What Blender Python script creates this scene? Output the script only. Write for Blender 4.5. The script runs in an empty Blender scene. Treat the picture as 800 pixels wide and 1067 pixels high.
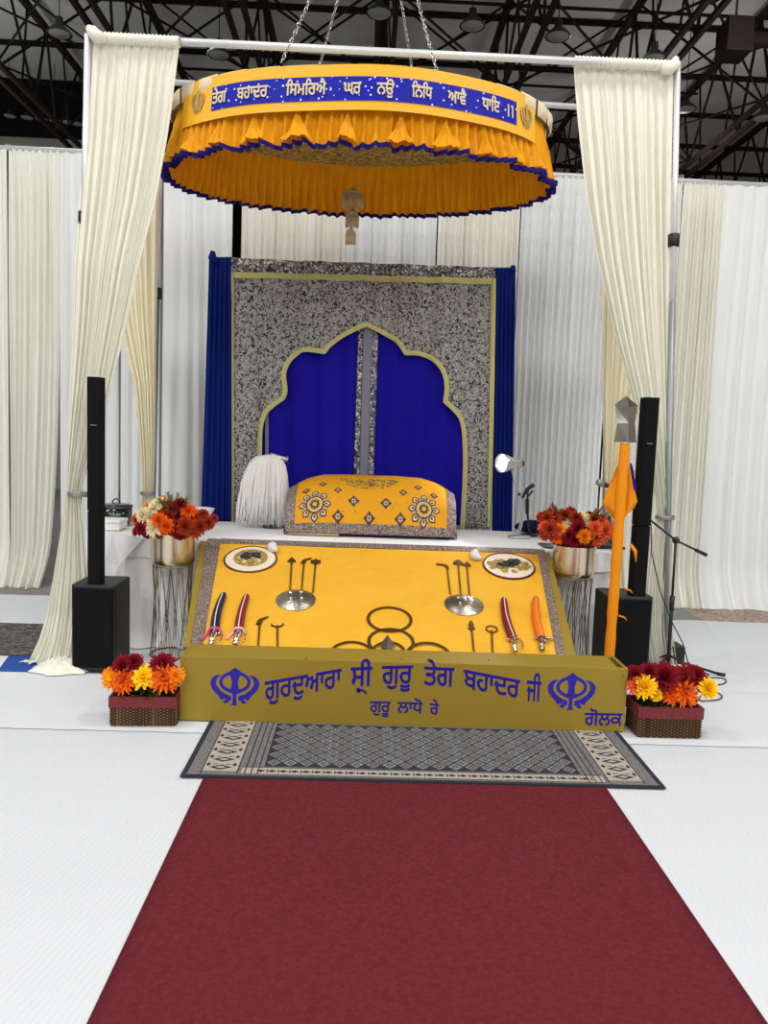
import bpy, math, random
from mathutils import Vector, Matrix, noise
from mathutils.geometry import tessellate_polygon, interpolate_bezier, delaunay_2d_cdt
random.seed(7)
PI = math.pi
sin, cos = math.sin, math.cos
C = bpy.context.scene.collection

# ------------------------------------------------------------------ camera
F, H = 800.0, 1.6
PS, TH, RO = math.radians(1.58), math.radians(5.6), math.radians(2.1)
fwd = Vector((sin(PS)*cos(TH), cos(PS)*cos(TH), -sin(TH)))
rt0 = Vector((cos(PS), -sin(PS), 0)); up0 = rt0.cross(fwd)
rt = rt0*cos(RO)+up0*sin(RO); up = up0*cos(RO)-rt0*sin(RO)
def ray(x, y): return fwd+rt*((x-400)/F)+up*((533.5-y)/F)
def oz(x, y, z=0.0):
    d = ray(x, y); t = (z-H)/d.z
    return Vector((d.x*t, d.y*t, z))
def oy(x, y, Y):
    d = ray(x, y); t = Y/d.y
    return Vector((d.x*t, Y, H+d.z*t))
cd = bpy.data.cameras.new('camera'); cam = bpy.data.objects.new('camera', cd); C.objects.link(cam)
cd.sensor_fit = 'HORIZONTAL'; cd.sensor_width = 36; cd.lens = 36; cd.clip_end = 200
M3 = Matrix((rt, up, -fwd)).transposed()
cam.matrix_world = Matrix.Translation((0, 0, H)) @ M3.to_4x4()
bpy.context.scene.camera = cam

# ------------------------------------------------------------------ materials
def lin(c):
    return tuple(((v/255)/12.92 if v/255 <= .04045 else ((v/255+.055)/1.055)**2.4) for v in c)+(1,)
MAT = {}
def mat(name, rgb, rough=.8, metal=0, bump=0, bscale=50, var=0, vscale=8, rgb2=None, sheen=0, trans=0, emit=0, coat=0, bdet=3):
    m = bpy.data.materials.new(name); m.use_nodes = True; MAT[name] = m
    nt = m.node_tree; N = nt.nodes; L = nt.links; b = N['Principled BSDF']
    b.inputs['Base Color'].default_value = lin(rgb); b.inputs['Roughness'].default_value = rough
    b.inputs['Metallic'].default_value = metal
    if rough >= .6 and not metal: b.inputs['Specular IOR Level'].default_value = .15
    if sheen: b.inputs['Sheen Weight'].default_value = sheen
    if coat: b.inputs['Coat Weight'].default_value = coat
    if emit: b.inputs['Emission Color'].default_value = lin(rgb); b.inputs['Emission Strength'].default_value = emit
    tc = N.new('ShaderNodeTexCoord')
    if rgb2 is not None:
        n = N.new('ShaderNodeTexNoise'); n.inputs['Scale'].default_value = vscale; n.inputs['Detail'].default_value = 4
        L.new(tc.outputs['Object'], n.inputs['Vector'])
        r = N.new('ShaderNodeValToRGB'); r.color_ramp.elements[0].position = .35; r.color_ramp.elements[1].position = .65
        r.color_ramp.elements[0].color = lin(rgb); r.color_ramp.elements[1].color = lin(rgb2)
        L.new(n.outputs['Fac'], r.inputs['Fac']); L.new(r.outputs['Color'], b.inputs['Base Color'])
    if bump:
        n = N.new('ShaderNodeTexNoise'); n.inputs['Scale'].default_value = bscale; n.inputs['Detail'].default_value = bdet
        L.new(tc.outputs['Object'], n.inputs['Vector'])
        bp = N.new('ShaderNodeBump'); bp.inputs['Strength'].default_value = bump; bp.inputs['Distance'].default_value = .01
        L.new(n.outputs['Fac'], bp.inputs['Height']); L.new(bp.outputs['Normal'], b.inputs['Normal'])
    if trans:
        out = N['Material Output']; mx = N.new('ShaderNodeMixShader'); t = N.new('ShaderNodeBsdfTranslucent')
        t.inputs['Color'].default_value = lin(rgb); mx.inputs[0].default_value = trans
        L.new(b.outputs[0], mx.inputs[1]); L.new(t.outputs[0], mx.inputs[2]); L.new(mx.outputs[0], out.inputs[0])
    return m
def ramp_mat(name, stops, scale, kind='noise', rough=.6, metal=0, detail=2, distortion=0, bump=.2, interp='CONSTANT', sc3=None):
    m = mat(name, (128,128,128), rough, metal); m.node_tree.nodes['Principled BSDF'].inputs['Specular IOR Level'].default_value = .2; nt = m.node_tree; N = nt.nodes; L = nt.links; b = N['Principled BSDF']
    tc = N.new('ShaderNodeTexCoord'); src = tc.outputs['Object']
    if sc3:
        mp = N.new('ShaderNodeMapping'); mp.inputs['Scale'].default_value = sc3; L.new(src, mp.inputs['Vector']); src = mp.outputs[0]
    if kind == 'noise':
        n = N.new('ShaderNodeTexNoise'); n.inputs['Detail'].default_value = detail; n.inputs['Distortion'].default_value = distortion; o = n.outputs['Fac']
    elif kind == 'voronoi':
        n = N.new('ShaderNodeTexVoronoi'); o = n.outputs['Distance']
    elif kind == 'brick':
        n = N.new('ShaderNodeTexBrick'); o = n.outputs['Fac']
        n.inputs['Mortar Size'].default_value = .12; n.inputs['Brick Width'].default_value=1.0; n.inputs['Row Height'].default_value=.5
    n.inputs['Scale'].default_value = scale; L.new(src, n.inputs['Vector'])
    r = N.new('ShaderNodeValToRGB'); r.color_ramp.interpolation = interp; e = r.color_ramp.elements
    while len(e) < len(stops): e.new(.5)
    for k, (p, c) in enumerate(stops): e[k].position = p; e[k].color = lin(c)
    L.new(o, r.inputs['Fac']); L.new(r.outputs['Color'], b.inputs['Base Color'])
    if bump:
        bp = N.new('ShaderNodeBump'); bp.inputs['Strength'].default_value = bump; bp.inputs['Distance'].default_value = .004
        L.new(o, bp.inputs['Height']); L.new(bp.outputs['Normal'], b.inputs['Normal'])
    return m
mat('drape_white', (240,243,244), .85, trans=.12)
mat('drape_ivory', (243,243,234), .85, trans=.12)
mat('drape_cream', (240,240,226), .8, bump=.1, bscale=6, trans=.12)
mat('drape_butter', (246,240,214), .8, trans=.12)
mat('sheet_smooth', (213,216,221), .85, bump=.7, bscale=3, bdet=7)
mat('cloth_white', (240,240,242), .85, bump=.3, bscale=9)
mat('pipe', (222,224,228), .4, .3)
mat('pipe_grey', (150,152,156), .45, .5)
mat('band_silver', (150,150,152), .35, .6, bump=.6, bscale=80)
mat('black_plastic', (22,22,24), .55)
mat('black_grille', (13,13,15), .8, bump=.3, bscale=400)
mat('black_gloss', (14,13,14), .2)
mat('badge', (120,120,125), .4)
mat('royal_blue', (16,6,142), .75, bump=.15, bscale=6, rgb2=(20,9,150), vscale=3)
mat('navy_curtain', (14,34,118), .75, trans=.05)
mat('gold_trim', (190,186,124), .6, 0, bump=.6, bscale=90)
mat('gold_thin', (176,160,120), .6)
mat('lilac', (124,124,142), .6)
mat('box_gold', (150,126,34), .55, .12, bump=.05, bscale=200)
mat('paint_blue', (48,40,160), .6)
mat('blue_text', (40,26,140), .6)
mat('carpet_red', (118,42,52), 1, bump=.8, bscale=300, rgb2=(104,34,44), vscale=60)
mat('saffron', (232,142,24), .75, bump=.2, bscale=14)
mat('canopy_cloth', (240,168,20), .6, bump=.45, bscale=30, bdet=5, trans=.06, rgb2=(230,154,14), vscale=5)
mat('banner_cloth', (240,178,26), .5, bump=.4, bscale=40)
mat('cream_pad', (222,208,176), .85, bump=.2, bscale=20)
mat('tan_fringe', (186,166,130), .7)
mat('navy_trim', (34,24,110), .7)
mat('ramp_cloth', (228,173,54), .75, bump=1, bscale=5, bdet=5, rgb2=(224,166,44), vscale=3)
MAT['ramp_cloth'].node_tree.nodes['Bump'].inputs['Distance'].default_value = .03
mat('rumala', (224,158,28), .6, bump=.35, bscale=16)
mat('thread_gold', (176,150,84), .45, .2)
mat('thread_dark', (84,62,66), .6)
mat('thread_pale', (214,196,160), .5)
mat('thread_green', (196,178,66), .5)
mat('steel', (200,198,190), .22, 1)
mat('brushed', (176,170,158), .3, 1, bump=.3, bscale=60)
mat('chrome', (225,222,214), .06, 1)
mat('chrome_champagne', (222,208,178), .24, 1)
mat('bronze', (112,82,44), .45, .75)
mat('bronze_wire', (128,112,88), .4, .7)
mat('maroon_metal', (92,24,28), .4, .4)
mat('cream_enamel', (232,214,196), .5)
mat('plate_gold', (176,152,72), .35, .7, bump=.8, bscale=90)
mat('plate_dark', (60,62,64), .3, .8, bump=.6, bscale=90)
mat('velvet_navy', (12,11,64), .55)
mat('velvet_crimson', (122,8,26), .5)
mat('velvet_orange', (232,112,18), .5)
mat('cord_white', (222,216,214), .5)
mat('cord_gold', (224,160,60), .5)
mat('ribbon_pink', (206,60,120), .5); mat('ribbon_rose', (236,168,178), .5)
mat('hair', (238,237,234), .6, sheen=.3)
mat('ornament_white', (214,212,210), .35)
mat('flower_orange', (240,112,24), .7, rgb2=(226,84,16), vscale=40)
mat('flower_amber', (250,156,30), .7, rgb2=(240,130,20), vscale=40)
mat('flower_yellow', (255,204,20), .7)
mat('flower_coral', (226,104,52), .7, rgb2=(206,78,40), vscale=40)
mat('flower_rust', (168,56,26), .7, rgb2=(140,40,24), vscale=40)
mat('flower_burgundy', (140,20,38), .7, rgb2=(112,12,30), vscale=40)
mat('flower_cream', (250,238,198), .7)
mat('leaf', (62,74,34), .7); mat('leaf_rust', (136,62,30), .7); mat('sprig', (120,92,50), .7); mat('soil', (40,32,24), .9)
mat('wicker_trim', (126,58,60), .85, bump=.5, bscale=150, rgb2=(108,46,50), vscale=100)
ramp_mat('wicker', [(0,(122,92,64)),(.55,(96,70,48)),(.9,(52,36,26))], 55, 'brick', bump=-.8, rough=.75, interp='LINEAR', sc3=(1,1,1))
mat('bulb', (255,250,240), emit=8); mat('lamp_silver', (206,200,200), .3, .7)
mat('bag_navy', (16,20,60), .8); mat('tablet_grey', (74,80,88), .4)
mat('enamel_black', (22,24,28), .15, coat=.6, rgb2=(34,38,44), vscale=90); mat('white_card', (236,235,232), .6); mat('porcelain', (236,238,242), .25)
mat('deck', (226,228,226), .9, rgb2=(212,214,213), vscale=.5)
mat('truss_steel', (36,28,25), .7); mat('truss_brown', (48,37,32), .75)
mat('hall_wall', (170,170,162), .9); mat('hall_dark', (22,22,24), .9)
mat('lamp_body', (48,48,48), .6); mat('lamp_lens', (150,150,148), .5)
mat('mat_blue', (44,80,160), .85); mat('mat_white', (226,228,232), .85)
ramp_mat('brocade', [(0,(36,38,52)),(.43,(104,104,108)),(.48,(168,167,160)),(.53,(74,76,90)),(.565,(212,210,200)),(.6,(138,136,130))], 46, detail=2.5, distortion=1.2, rough=.5, bump=.3)
ramp_mat('brocade_band', [(0,(44,42,60)),(.46,(140,136,136)),(.53,(60,58,80)),(.58,(210,206,196))], 30, detail=2, distortion=1.5, rough=.5)
ramp_mat('lace', [(0,(100,82,84)),(.47,(140,122,114)),(.53,(176,160,140)),(.58,(116,98,100)),(.68,(226,214,190))], 90, detail=2, rough=.45, metal=.2)
ramp_mat('canopy_under', [(0,(120,100,44)),(.46,(170,146,78)),(.54,(112,100,60)),(.58,(196,178,120))], 26, detail=3, distortion=1, rough=.55)
ramp_mat('banner_blue', [(0,(236,234,250)),(.17,(70,70,190)),(.22,(18,24,160))], 30, 'voronoi', rough=.55, bump=0)
ramp_mat('grey_rug', [(0,(58,56,56)),(.45,(100,98,98)),(.52,(66,64,64)),(.57,(124,122,120))], 14, detail=3, distortion=1, rough=1, sc3=(1,2.4,1))
mat('rug_dark', (50,54,62), 1, bump=.5, bscale=300); mat('rug_grey', (132,129,128), 1, bump=.5, bscale=300, rgb2=(104,101,102), vscale=90)
mat('rug_cream', (178,168,156), 1, bump=.5, bscale=300); mat('rug_tan', (176,150,130), 1); mat('rug_mid', (96,99,106), 1, rgb2=(142,141,140), vscale=90)
# ribbed sheet
m = mat('sheet_ribbed', (208,211,216), .9); nt = m.node_tree; N = nt.nodes; L = nt.links
tc = N.new('ShaderNodeTexCoord'); mp = N.new('ShaderNodeMapping'); mp.inputs['Rotation'].default_value = (0,0,math.radians(12))
w = N.new('ShaderNodeTexWave'); w.inputs['Scale'].default_value = 14; w.inputs['Distortion'].default_value = 3.5; w.inputs['Detail'].default_value = 3; w.inputs['Detail Scale'].default_value = 2.2
bp = N.new('ShaderNodeBump'); bp.inputs['Strength'].default_value = .3; bp.inputs['Distance'].default_value = .006
L.new(tc.outputs['Object'], mp.inputs[0]); L.new(mp.outputs[0], w.inputs[0]); L.new(w.outputs['Fac'], bp.inputs['Height']); L.new(bp.outputs[0], N['Principled BSDF'].inputs['Normal'])
# floor: grey concrete left of the joint, exposed aggregate right of it
m = mat('floor_mat', (130,128,126), .9); nt = m.node_tree; N = nt.nodes; L = nt.links
tc = N.new('ShaderNodeTexCoord'); sx = N.new('ShaderNodeSeparateXYZ'); L.new(tc.outputs['Object'], sx.inputs[0])
ja = oz(712,634); jb = oz(735,648); jk = (jb.x-ja.x)/(jb.y-ja.y)
m1 = N.new('ShaderNodeMath'); m1.operation = 'MULTIPLY_ADD'; m1.inputs[1].default_value = -jk; L.new(sx.outputs['Y'], m1.inputs[0]); L.new(sx.outputs['X'], m1.inputs[2])
m2 = N.new('ShaderNodeMath'); m2.operation = 'GREATER_THAN'; m2.inputs[1].default_value = ja.x-jk*ja.y; L.new(m1.outputs[0], m2.inputs[0])
v = N.new('ShaderNodeTexVoronoi'); v.inputs['Scale'].default_value = 40; L.new(tc.outputs['Object'], v.inputs['Vector'])
r = N.new('ShaderNodeValToRGB'); r.color_ramp.elements[0].color = lin((128,106,98)); r.color_ramp.elements[1].color = lin((196,178,166)); L.new(v.outputs['Color'], r.inputs[0])
mx = N.new('ShaderNodeMix'); mx.data_type = 'RGBA'; mx.inputs['A'].default_value = lin((140,138,137)); L.new(r.outputs[0], mx.inputs['B']); L.new(m2.outputs[0], mx.inputs['Factor'])
L.new(mx.outputs['Result'], N['Principled BSDF'].inputs['Base Color'])

# ------------------------------------------------------------------ mesh helpers
OFF = {}
class MB:
    def __init__(s): s.v = []; s.f = []; s.mi = []; s.cur = 0
    def add(s, vs, fs):
        n = len(s.v); s.v += [tuple(p) for p in vs]; s.f += [tuple(i+n for i in f) for f in fs]; s.mi += [s.cur]*len(fs); return s
    def box(s, x0, x1, y0, y1, z0, z1):
        return s.add([(x0,y0,z0),(x1,y0,z0),(x1,y1,z0),(x0,y1,z0),(x0,y0,z1),(x1,y0,z1),(x1,y1,z1),(x0,y1,z1)],
            [(0,3,2,1),(4,5,6,7),(0,1,5,4),(1,2,6,5),(2,3,7,6),(3,0,4,7)])
    def grid(s, fn, nu, nv, closeu=False):
        vs = [fn(i/nu, j/nv) for j in range(nv+1) for i in range(nu if closeu else nu+1)]
        w = nu if closeu else nu+1
        return s.add(vs, [(j*w+i, j*w+(i+1)%w, (j+1)*w+(i+1)%w, (j+1)*w+i) for j in range(nv) for i in range(nu)])
    def tube(s, pts, r, n=8, cap=True, close=False):
        pts = [Vector(p) for p in pts]; m = len(pts); rings = []; prev = None
        rr = r if isinstance(r, (list, tuple)) else [r]*m
        for i, p in enumerate(pts):
            if close: t = pts[(i+1)%m]-pts[i-1]
            else: t = pts[min(i+1, m-1)]-pts[max(i-1, 0)]
            t.normalize()
            if prev is None: a = t.orthogonal().normalized()
            else: a = (prev-t*prev.dot(t)); a = a.normalized() if a.length > 1e-6 else t.orthogonal().normalized()
            prev = a; b = t.cross(a)
            rings.append([p+(a*cos(2*PI*k/n)+b*sin(2*PI*k/n))*rr[i] for k in range(n)])
        vs = [q for R in rings for q in R]; q = m if close else m-1
        fs = [(i*n+k, i*n+(k+1)%n, ((i+1)%m)*n+(k+1)%n, ((i+1)%m)*n+k) for i in range(q) for k in range(n)]
        if cap and not close: fs += [tuple(range(n))[::-1], tuple((m-1)*n+k for k in range(n))]
        return s.add(vs, fs)
    def lathe(s, prof, c=(0,0,0), n=32, sx=1, sy=1):
        m = len(prof); vs = [(c[0]+r*cos(2*PI*k/n)*sx, c[1]+r*sin(2*PI*k/n)*sy, c[2]+z) for r, z in prof for k in range(n)]
        fs = [(i*n+k, i*n+(k+1)%n, (i+1)*n+(k+1)%n, (i+1)*n+k) for i in range(m-1) for k in range(n)]
        return s.add(vs, fs)
    def ball(s, c, r, n=12, m=8, sc=(1,1,1)):
        prof = [(max(1e-4, r*sin(PI*i/m)), -r*cos(PI*i/m)) for i in range(m+1)]
        vs = [(c[0]+a*cos(2*PI*k/n)*sc[0], c[1]+a*sin(2*PI*k/n)*sc[1], c[2]+z*sc[2]) for a, z in prof for k in range(n)]
        return s.add(vs, [(i*n+k, i*n+(k+1)%n, (i+1)*n+(k+1)%n, (i+1)*n+k) for i in range(m) for k in range(n)])
    def poly(s, rings, fn, t=.002):   # 2-D outline(s) -> thin solid; fn(x, y, depth)
        P = [[Vector((a, b, 0)) for a, b in R] for R in rings]; tri = tessellate_polygon(P)
        flat = [p for R in P for p in R]; n = len(flat)
        vs = [fn(p.x, p.y, t) for p in flat]+[fn(p.x, p.y, 0) for p in flat]
        fs = [tuple(a) for a in tri]; o = 0
        for R in P:
            k = len(R); fs += [(o+i, o+(i+1)%k, n+o+(i+1)%k, n+o+i) for i in range(k)]; o += k
        return s.add(vs, fs)
    def fill(s, loops, fn, t=.002):   # union of oriented outlines (non-zero winding) -> thin solid
        V2, E2 = [], []
        for Lp_ in loops:
            o_ = len(V2); n_ = len(Lp_); V2 += [Vector(p) for p in Lp_]; E2 += [(o_+i, o_+(i+1)%n_) for i in range(n_)]
        ov, oe, of = delaunay_2d_cdt(V2, E2, [], 0, 1e-5)[:3]
        keep = []
        for f_ in of:
            cx_ = sum(ov[i][0] for i in f_)/len(f_); cy_ = sum(ov[i][1] for i in f_)/len(f_); wn = 0
            for Lp_ in loops:
                for i in range(len(Lp_)):
                    (x1,y1),(x2,y2) = Lp_[i-1], Lp_[i]
                    if (y1 <= cy_) != (y2 <= cy_):
                        xx = x1+(cy_-y1)*(x2-x1)/(y2-y1)
                        if xx > cx_: wn += 1 if y2 > y1 else -1
            if wn: keep.append(tuple(f_))
        n_ = len(ov); cnt = {}
        for f_ in keep:
            for i in range(len(f_)):
                e = (f_[i], f_[(i+1)%len(f_)]); cnt[tuple(sorted(e))] = cnt.get(tuple(sorted(e)), 0)+1
        side = [(a_, b_) for f_ in keep for a_, b_ in [(f_[i], f_[(i+1)%len(f_)]) for i in range(len(f_))] if cnt[tuple(sorted((a_, b_)))] == 1]
        return s.add([fn(p[0],p[1],t) for p in ov]+[fn(p[0],p[1],0) for p in ov], keep+[(a_, n_+a_, n_+b_, b_) for a_, b_ in side])
    def build(s, name, m, parent=None, smooth=False, solid=0, subsurf=0, bevel=0):
        off = Vector(OFF.get(parent.name, (0,0,0))) if parent else Vector((0,0,0))
        me = bpy.data.meshes.new(name); me.from_pydata([tuple(Vector(p)-off) for p in s.v], [], s.f)
        ms = m if isinstance(m, (list, tuple)) else [m]
        for q in ms: me.materials.append(MAT[q])
        for p, i in zip(me.polygons, s.mi): p.material_index = i; p.use_smooth = smooth
        me.update()
        o = bpy.data.objects.new(name, me); C.objects.link(o)
        if parent: o.parent = parent; OFF[o.name] = tuple(off)
        if bevel:
            b = o.modifiers.new('bevel', 'BEVEL'); b.width = bevel; b.segments = 3; b.limit_method = 'ANGLE'
        if solid: b = o.modifiers.new('solid', 'SOLIDIFY'); b.thickness = solid; b.offset = 0
        if subsurf: b = o.modifiers.new('sub', 'SUBSURF'); b.levels = subsurf; b.render_levels = subsurf
        return o
def tag(o, label, cat, group=None, kind=None):
    o['label'] = label; o['category'] = cat
    if group: o['group'] = group
    if kind: o['kind'] = kind
    return o
def thing(name, label, cat, loc=(0,0,0), group=None, world=True):
    o = bpy.data.objects.new(name, None); C.objects.link(o); o.location = loc; o.empty_display_size = .1
    if world: OFF[o.name] = tuple(loc)
    return tag(o, label, cat, group)
def struct(o): o['kind'] = 'structure'; return o
def dup(root, loc=None, label=None, group=None):
    r_ = root.copy(); C.objects.link(r_)
    if loc is not None: r_.location = loc
    if label: r_['label'] = label
    if group: r_['group'] = group
    for ch in list(root.children):
        c_ = ch.copy(); C.objects.link(c_); c_.parent = r_
        for g in list(ch.children):
            d_ = g.copy(); C.objects.link(d_); d_.parent = c_
    return r_
def lerp(a, b, t): return a+(b-a)*t
def interp(tab, t):     # tab: [(t, value)...]
    if t <= tab[0][0]: return tab[0][1]
    for (a, va), (b, vb) in zip(tab, tab[1:]):
        if t <= b: return va+(vb-va)*(t-a)/(b-a) if b > a else vb
    return tab[-1][1]
def rbox(mb, x0, x1, y0, y1, z0, z1, r, n=5):   # box with rounded vertical corners
    pts = []
    for cx, cy, a0 in ((x1-r,y1-r,0),(x0+r,y1-r,90),(x0+r,y0+r,180),(x1-r,y0+r,270)):
        for k in range(n+1):
            a = math.radians(a0+90*k/n); pts.append((cx+r*cos(a), cy+r*sin(a)))
    m_ = len(pts); vs = [(a,b,z0) for a,b in pts]+[(a,b,z1) for a,b in pts]
    mb.add(vs, [(i,(i+1)%m_,m_+(i+1)%m_,m_+i) for i in range(m_)]+[tuple(range(m_))[::-1], tuple(range(m_,2*m_))])
    return mb

# ------------------------------------------------------------------ lettering
DG = bpy.context.evaluated_depsgraph_get()
TC = {}
def glyphs(word, bold=.012):
    if (word, bold) in TC: return TC[(word, bold)]
    cu = bpy.data.curves.new('lettering', 'FONT'); cu.body = word; cu.size = 1; cu.resolution_u = 4
    ob = bpy.data.objects.new('lettering', cu); C.objects.link(ob); bpy.context.view_layer.update()
    dg = bpy.context.evaluated_depsgraph_get(); cv = ob.evaluated_get(dg).to_curve(dg)
    polys = []
    for sp in cv.splines:
        pts = []
        if sp.type == 'BEZIER':
            B = sp.bezier_points; n = len(B)
            for i in range(n):
                a, b = B[i], B[(i+1) % n]
                q = interpolate_bezier(a.co, a.handle_right, b.handle_left, b.co, 5)
                pts += [(p.x, p.y) for p in q[:-1]]
        else: pts = [(p.co.x, p.co.y) for p in sp.points]
        cl = []
        for p in pts:
            if not cl or abs(p[0]-cl[-1][0])+abs(p[1]-cl[-1][1]) > 1e-4: cl.append(p)
        if len(cl) > 2 and abs(cl[0][0]-cl[-1][0])+abs(cl[0][1]-cl[-1][1]) < 1e-4: cl.pop()
        if len(cl) > 2: polys.append(cl)
    ob.evaluated_get(dg).to_curve_clear()
    bpy.data.objects.remove(ob)
    area = lambda P: sum(P[i][0]*P[(i+1)%len(P)][1]-P[(i+1)%len(P)][0]*P[i][1] for i in range(len(P)))/2
    big = max(polys, key=lambda P: abs(area(P))); sg = 1 if area(big) > 0 else -1
    def offs(P):
        out = []; n = len(P)
        for i in range(n):
            a, b, c_ = Vector(P[i-1]), Vector(P[i]), Vector(P[(i+1)%n])
            d1 = (b-a); d2 = (c_-b)
            if d1.length < 1e-9 or d2.length < 1e-9: out.append(P[i]); continue
            n1 = Vector((d1.y, -d1.x)).normalized()*sg; n2 = Vector((d2.y, -d2.x)).normalized()*sg
            nn = n1+n2
            if nn.length < .3: out.append(P[i]); continue
            nn.normalize(); k = min(1.8, 1/max(.4, nn.dot(n1))); out.append((b.x+nn.x*bold*k, b.y+nn.y*bold*k))
        return out
    def inside(p, P):
        c_ = False
        for i in range(len(P)):
            (x1,y1),(x2,y2) = P[i-1], P[i]
            if (y1 > p[1]) != (y2 > p[1]) and p[0] < (x2-x1)*(p[1]-y1)/(y2-y1)+x1: c_ = not c_
        return c_
    res = [[offs(P)] for P in polys]
    TC[(word, bold)] = res
    return res
gb = glyphs('ਰ', 0); HEAD = max(p[1] for R in gb for p in R[0])
def put_word(mb, word, fn, bold=.012, t=.002, extra=None):
    """fn(u in 0..1 across the headline, h in units of letter height, 0 = headline, -1 = foot, depth)"""
    G = glyphs(word, bold)
    xs = [p[0] for R in G for p in R[0] if abs(p[1]-HEAD) < .09]
    x0, x1 = min(xs), max(xs)
    mb.fill([R[0] for R in G], lambda x, y, d: fn((x-x0)/(x1-x0), (y-HEAD)/HEAD, d), t)
    if extra:
        for R in extra: mb.poly([R], fn, t)
# the joined-r stroke under the second word
SUBR = [(.34,-1.26),(.46,-1.18),(.58,-1.18),(.82,-1.40),(.74,-1.48),(.56,-1.30),(.44,-1.38),(.32,-1.36)]

def emblem_polys():
    P = []
    def n(l): return [((x-438)/205, (282-y)/205) for x, y in l]
    P.append([n([(438,115),(500,160),(478,185),(462,240),(470,300),(492,335),(452,345),(452,425),(460,445),(404,445),(420,425),(420,345),(382,330),(405,300),(412,240),(398,185),(380,158)])])
    ring = lambda rx, ry: [(438+rx*cos(a*PI/24), 242-ry*sin(a*PI/24)) for a in range(48)]
    P.append([n(ring(134,94)), n(ring(106,66))])
    K = [(318,178),(272,188),(242,214),(230,250),(238,290),(264,328),(300,365),(322,400),(350,388),(408,384),(408,366),(352,346),(304,306),(276,262),(282,222)]
    P.append([n(K)]); P.append([n([(876-x, y) for x, y in K][::-1])])
    Q = [(404,382),(370,386),(346,408),(340,424),(358,430),(382,424),(384,408),(410,400)]
    P.append([n(Q)]); P.append([n([(876-x, y) for x, y in Q][::-1])])
    ar = lambda Q: sum(Q[i-1][0]*Q[i][1]-Q[i][0]*Q[i-1][1] for i in range(len(Q)))
    out = []
    for Rg in P:
        for k_, Q in enumerate(Rg): out.append(Q if (ar(Q) > 0) == (k_ == 0) else Q[::-1])
    return out

# ------------------------------------------------------------------ hall
o = MB().box(-16,16,-14,27,-.2,0).build('floor', 'floor_mat'); struct(o)
mb = MB().box(-16,16,-14,27,9.6,9.8)
o = mb.build('ceiling', 'deck'); struct(o)
struct(MB().box(-16,16,26.8,27,0,9.6).build('wall_back', 'hall_dark'))
struct(MB().box(-16,-4.6,19.2,19.4,0,8.35).build('wall_inner', 'hall_wall')); struct(MB().box(-16,-4.6,19.0,19.4,8.35,9.6).build('trim_20', 'hall_dark'))
struct(MB().box(-16.2,-16,-14,27,0,9.6).build('wall_left', 'hall_wall'))
struct(MB().box(16,16.2,-14,27,0,9.6).build('wall_right', 'hall_wall'))
struct(MB().box(-16,16,-14.2,-14,0,9.6).build('wall_front', 'hall_wall'))
# deck ribs
k = 0
for y in [2+1.9*i for i in range(13)]:
    k += 1; struct(MB().box(-16,16,y-.03,y+.03,9.5,9.6).build('trim_%d' % k, 'truss_steel'))

# roof trusses along the hall
def bar(mb, a, b, w):
    return mb.tube([a, b], w, 4)
TG = 'dark steel roof trusses'
zt, zb = 9.4, 7.7
def make_truss():
    t = thing('roof_truss', 'dark brown steel roof truss running the length of the hall', 'truss', (0,0,zb), TG)
    for dx in (-.13,.13):
        bar(MB(), (dx,-13.9,zb), (dx,26.7,zb), .055).build('bottom_chord', 'truss_brown', t)
    bar(MB(), (0,-13.9,zt), (0,26.7,zt), .08).build('top_chord', 'truss_brown', t)
    w_ = MB(); y = -13.5; i = 0
    while y < 25:
        s_ = .13 if i % 2 else -.13
        bar(w_, (s_,y,zb), (0,y+.85,zt), .028); bar(w_, (0,y+.85,zt), (-s_,y+1.7,zb), .028); bar(w_, (-s_,y,zb), (0,y,zt), .022)
        y += 1.7; i += 1
    w_.build('web', 'truss_steel', t)
    return t
tr = make_truss(); xs = [-12,-9.2,-6.6,-4.3,-2.1,.1,2.3,4.6,6.9,9.3,12]
tr.location.x = xs[0]
for x in xs[1:]: dup(tr, (x,0,zb))
# cross bracing between trusses
for i in range(2, len(xs)-3):
    for j in range(6):
        y0 = 5.2+3.0*j
        if i == 2 and j >= 4: continue
        b_ = MB(); a, c_ = xs[i], xs[i+1]; za, zc = (zb+.05, zt-.1) if (i+j) % 2 else (zt-.1, zb+.05)
        bar(b_, (a,y0,za), (c_,y0,zc), .024); bar(b_, (a,y0+.06,zc), (c_,y0+.06,za), .024)
        bar(b_, (a,y0,zb+.1), (c_,y0+3.0,zb+.1), .02); bar(b_, (a,y0+3.0,zb+.14), (c_,y0,zb+.14), .02)
        bar(b_, (a,y0,zt-.2), (c_,y0,zt-.2), .03)
        tag(b_.build('cross_brace', 'truss_steel'), 'thin dark steel cross bracing spanning between two roof trusses', 'brace', 'cross bracing between the roof trusses')
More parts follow.
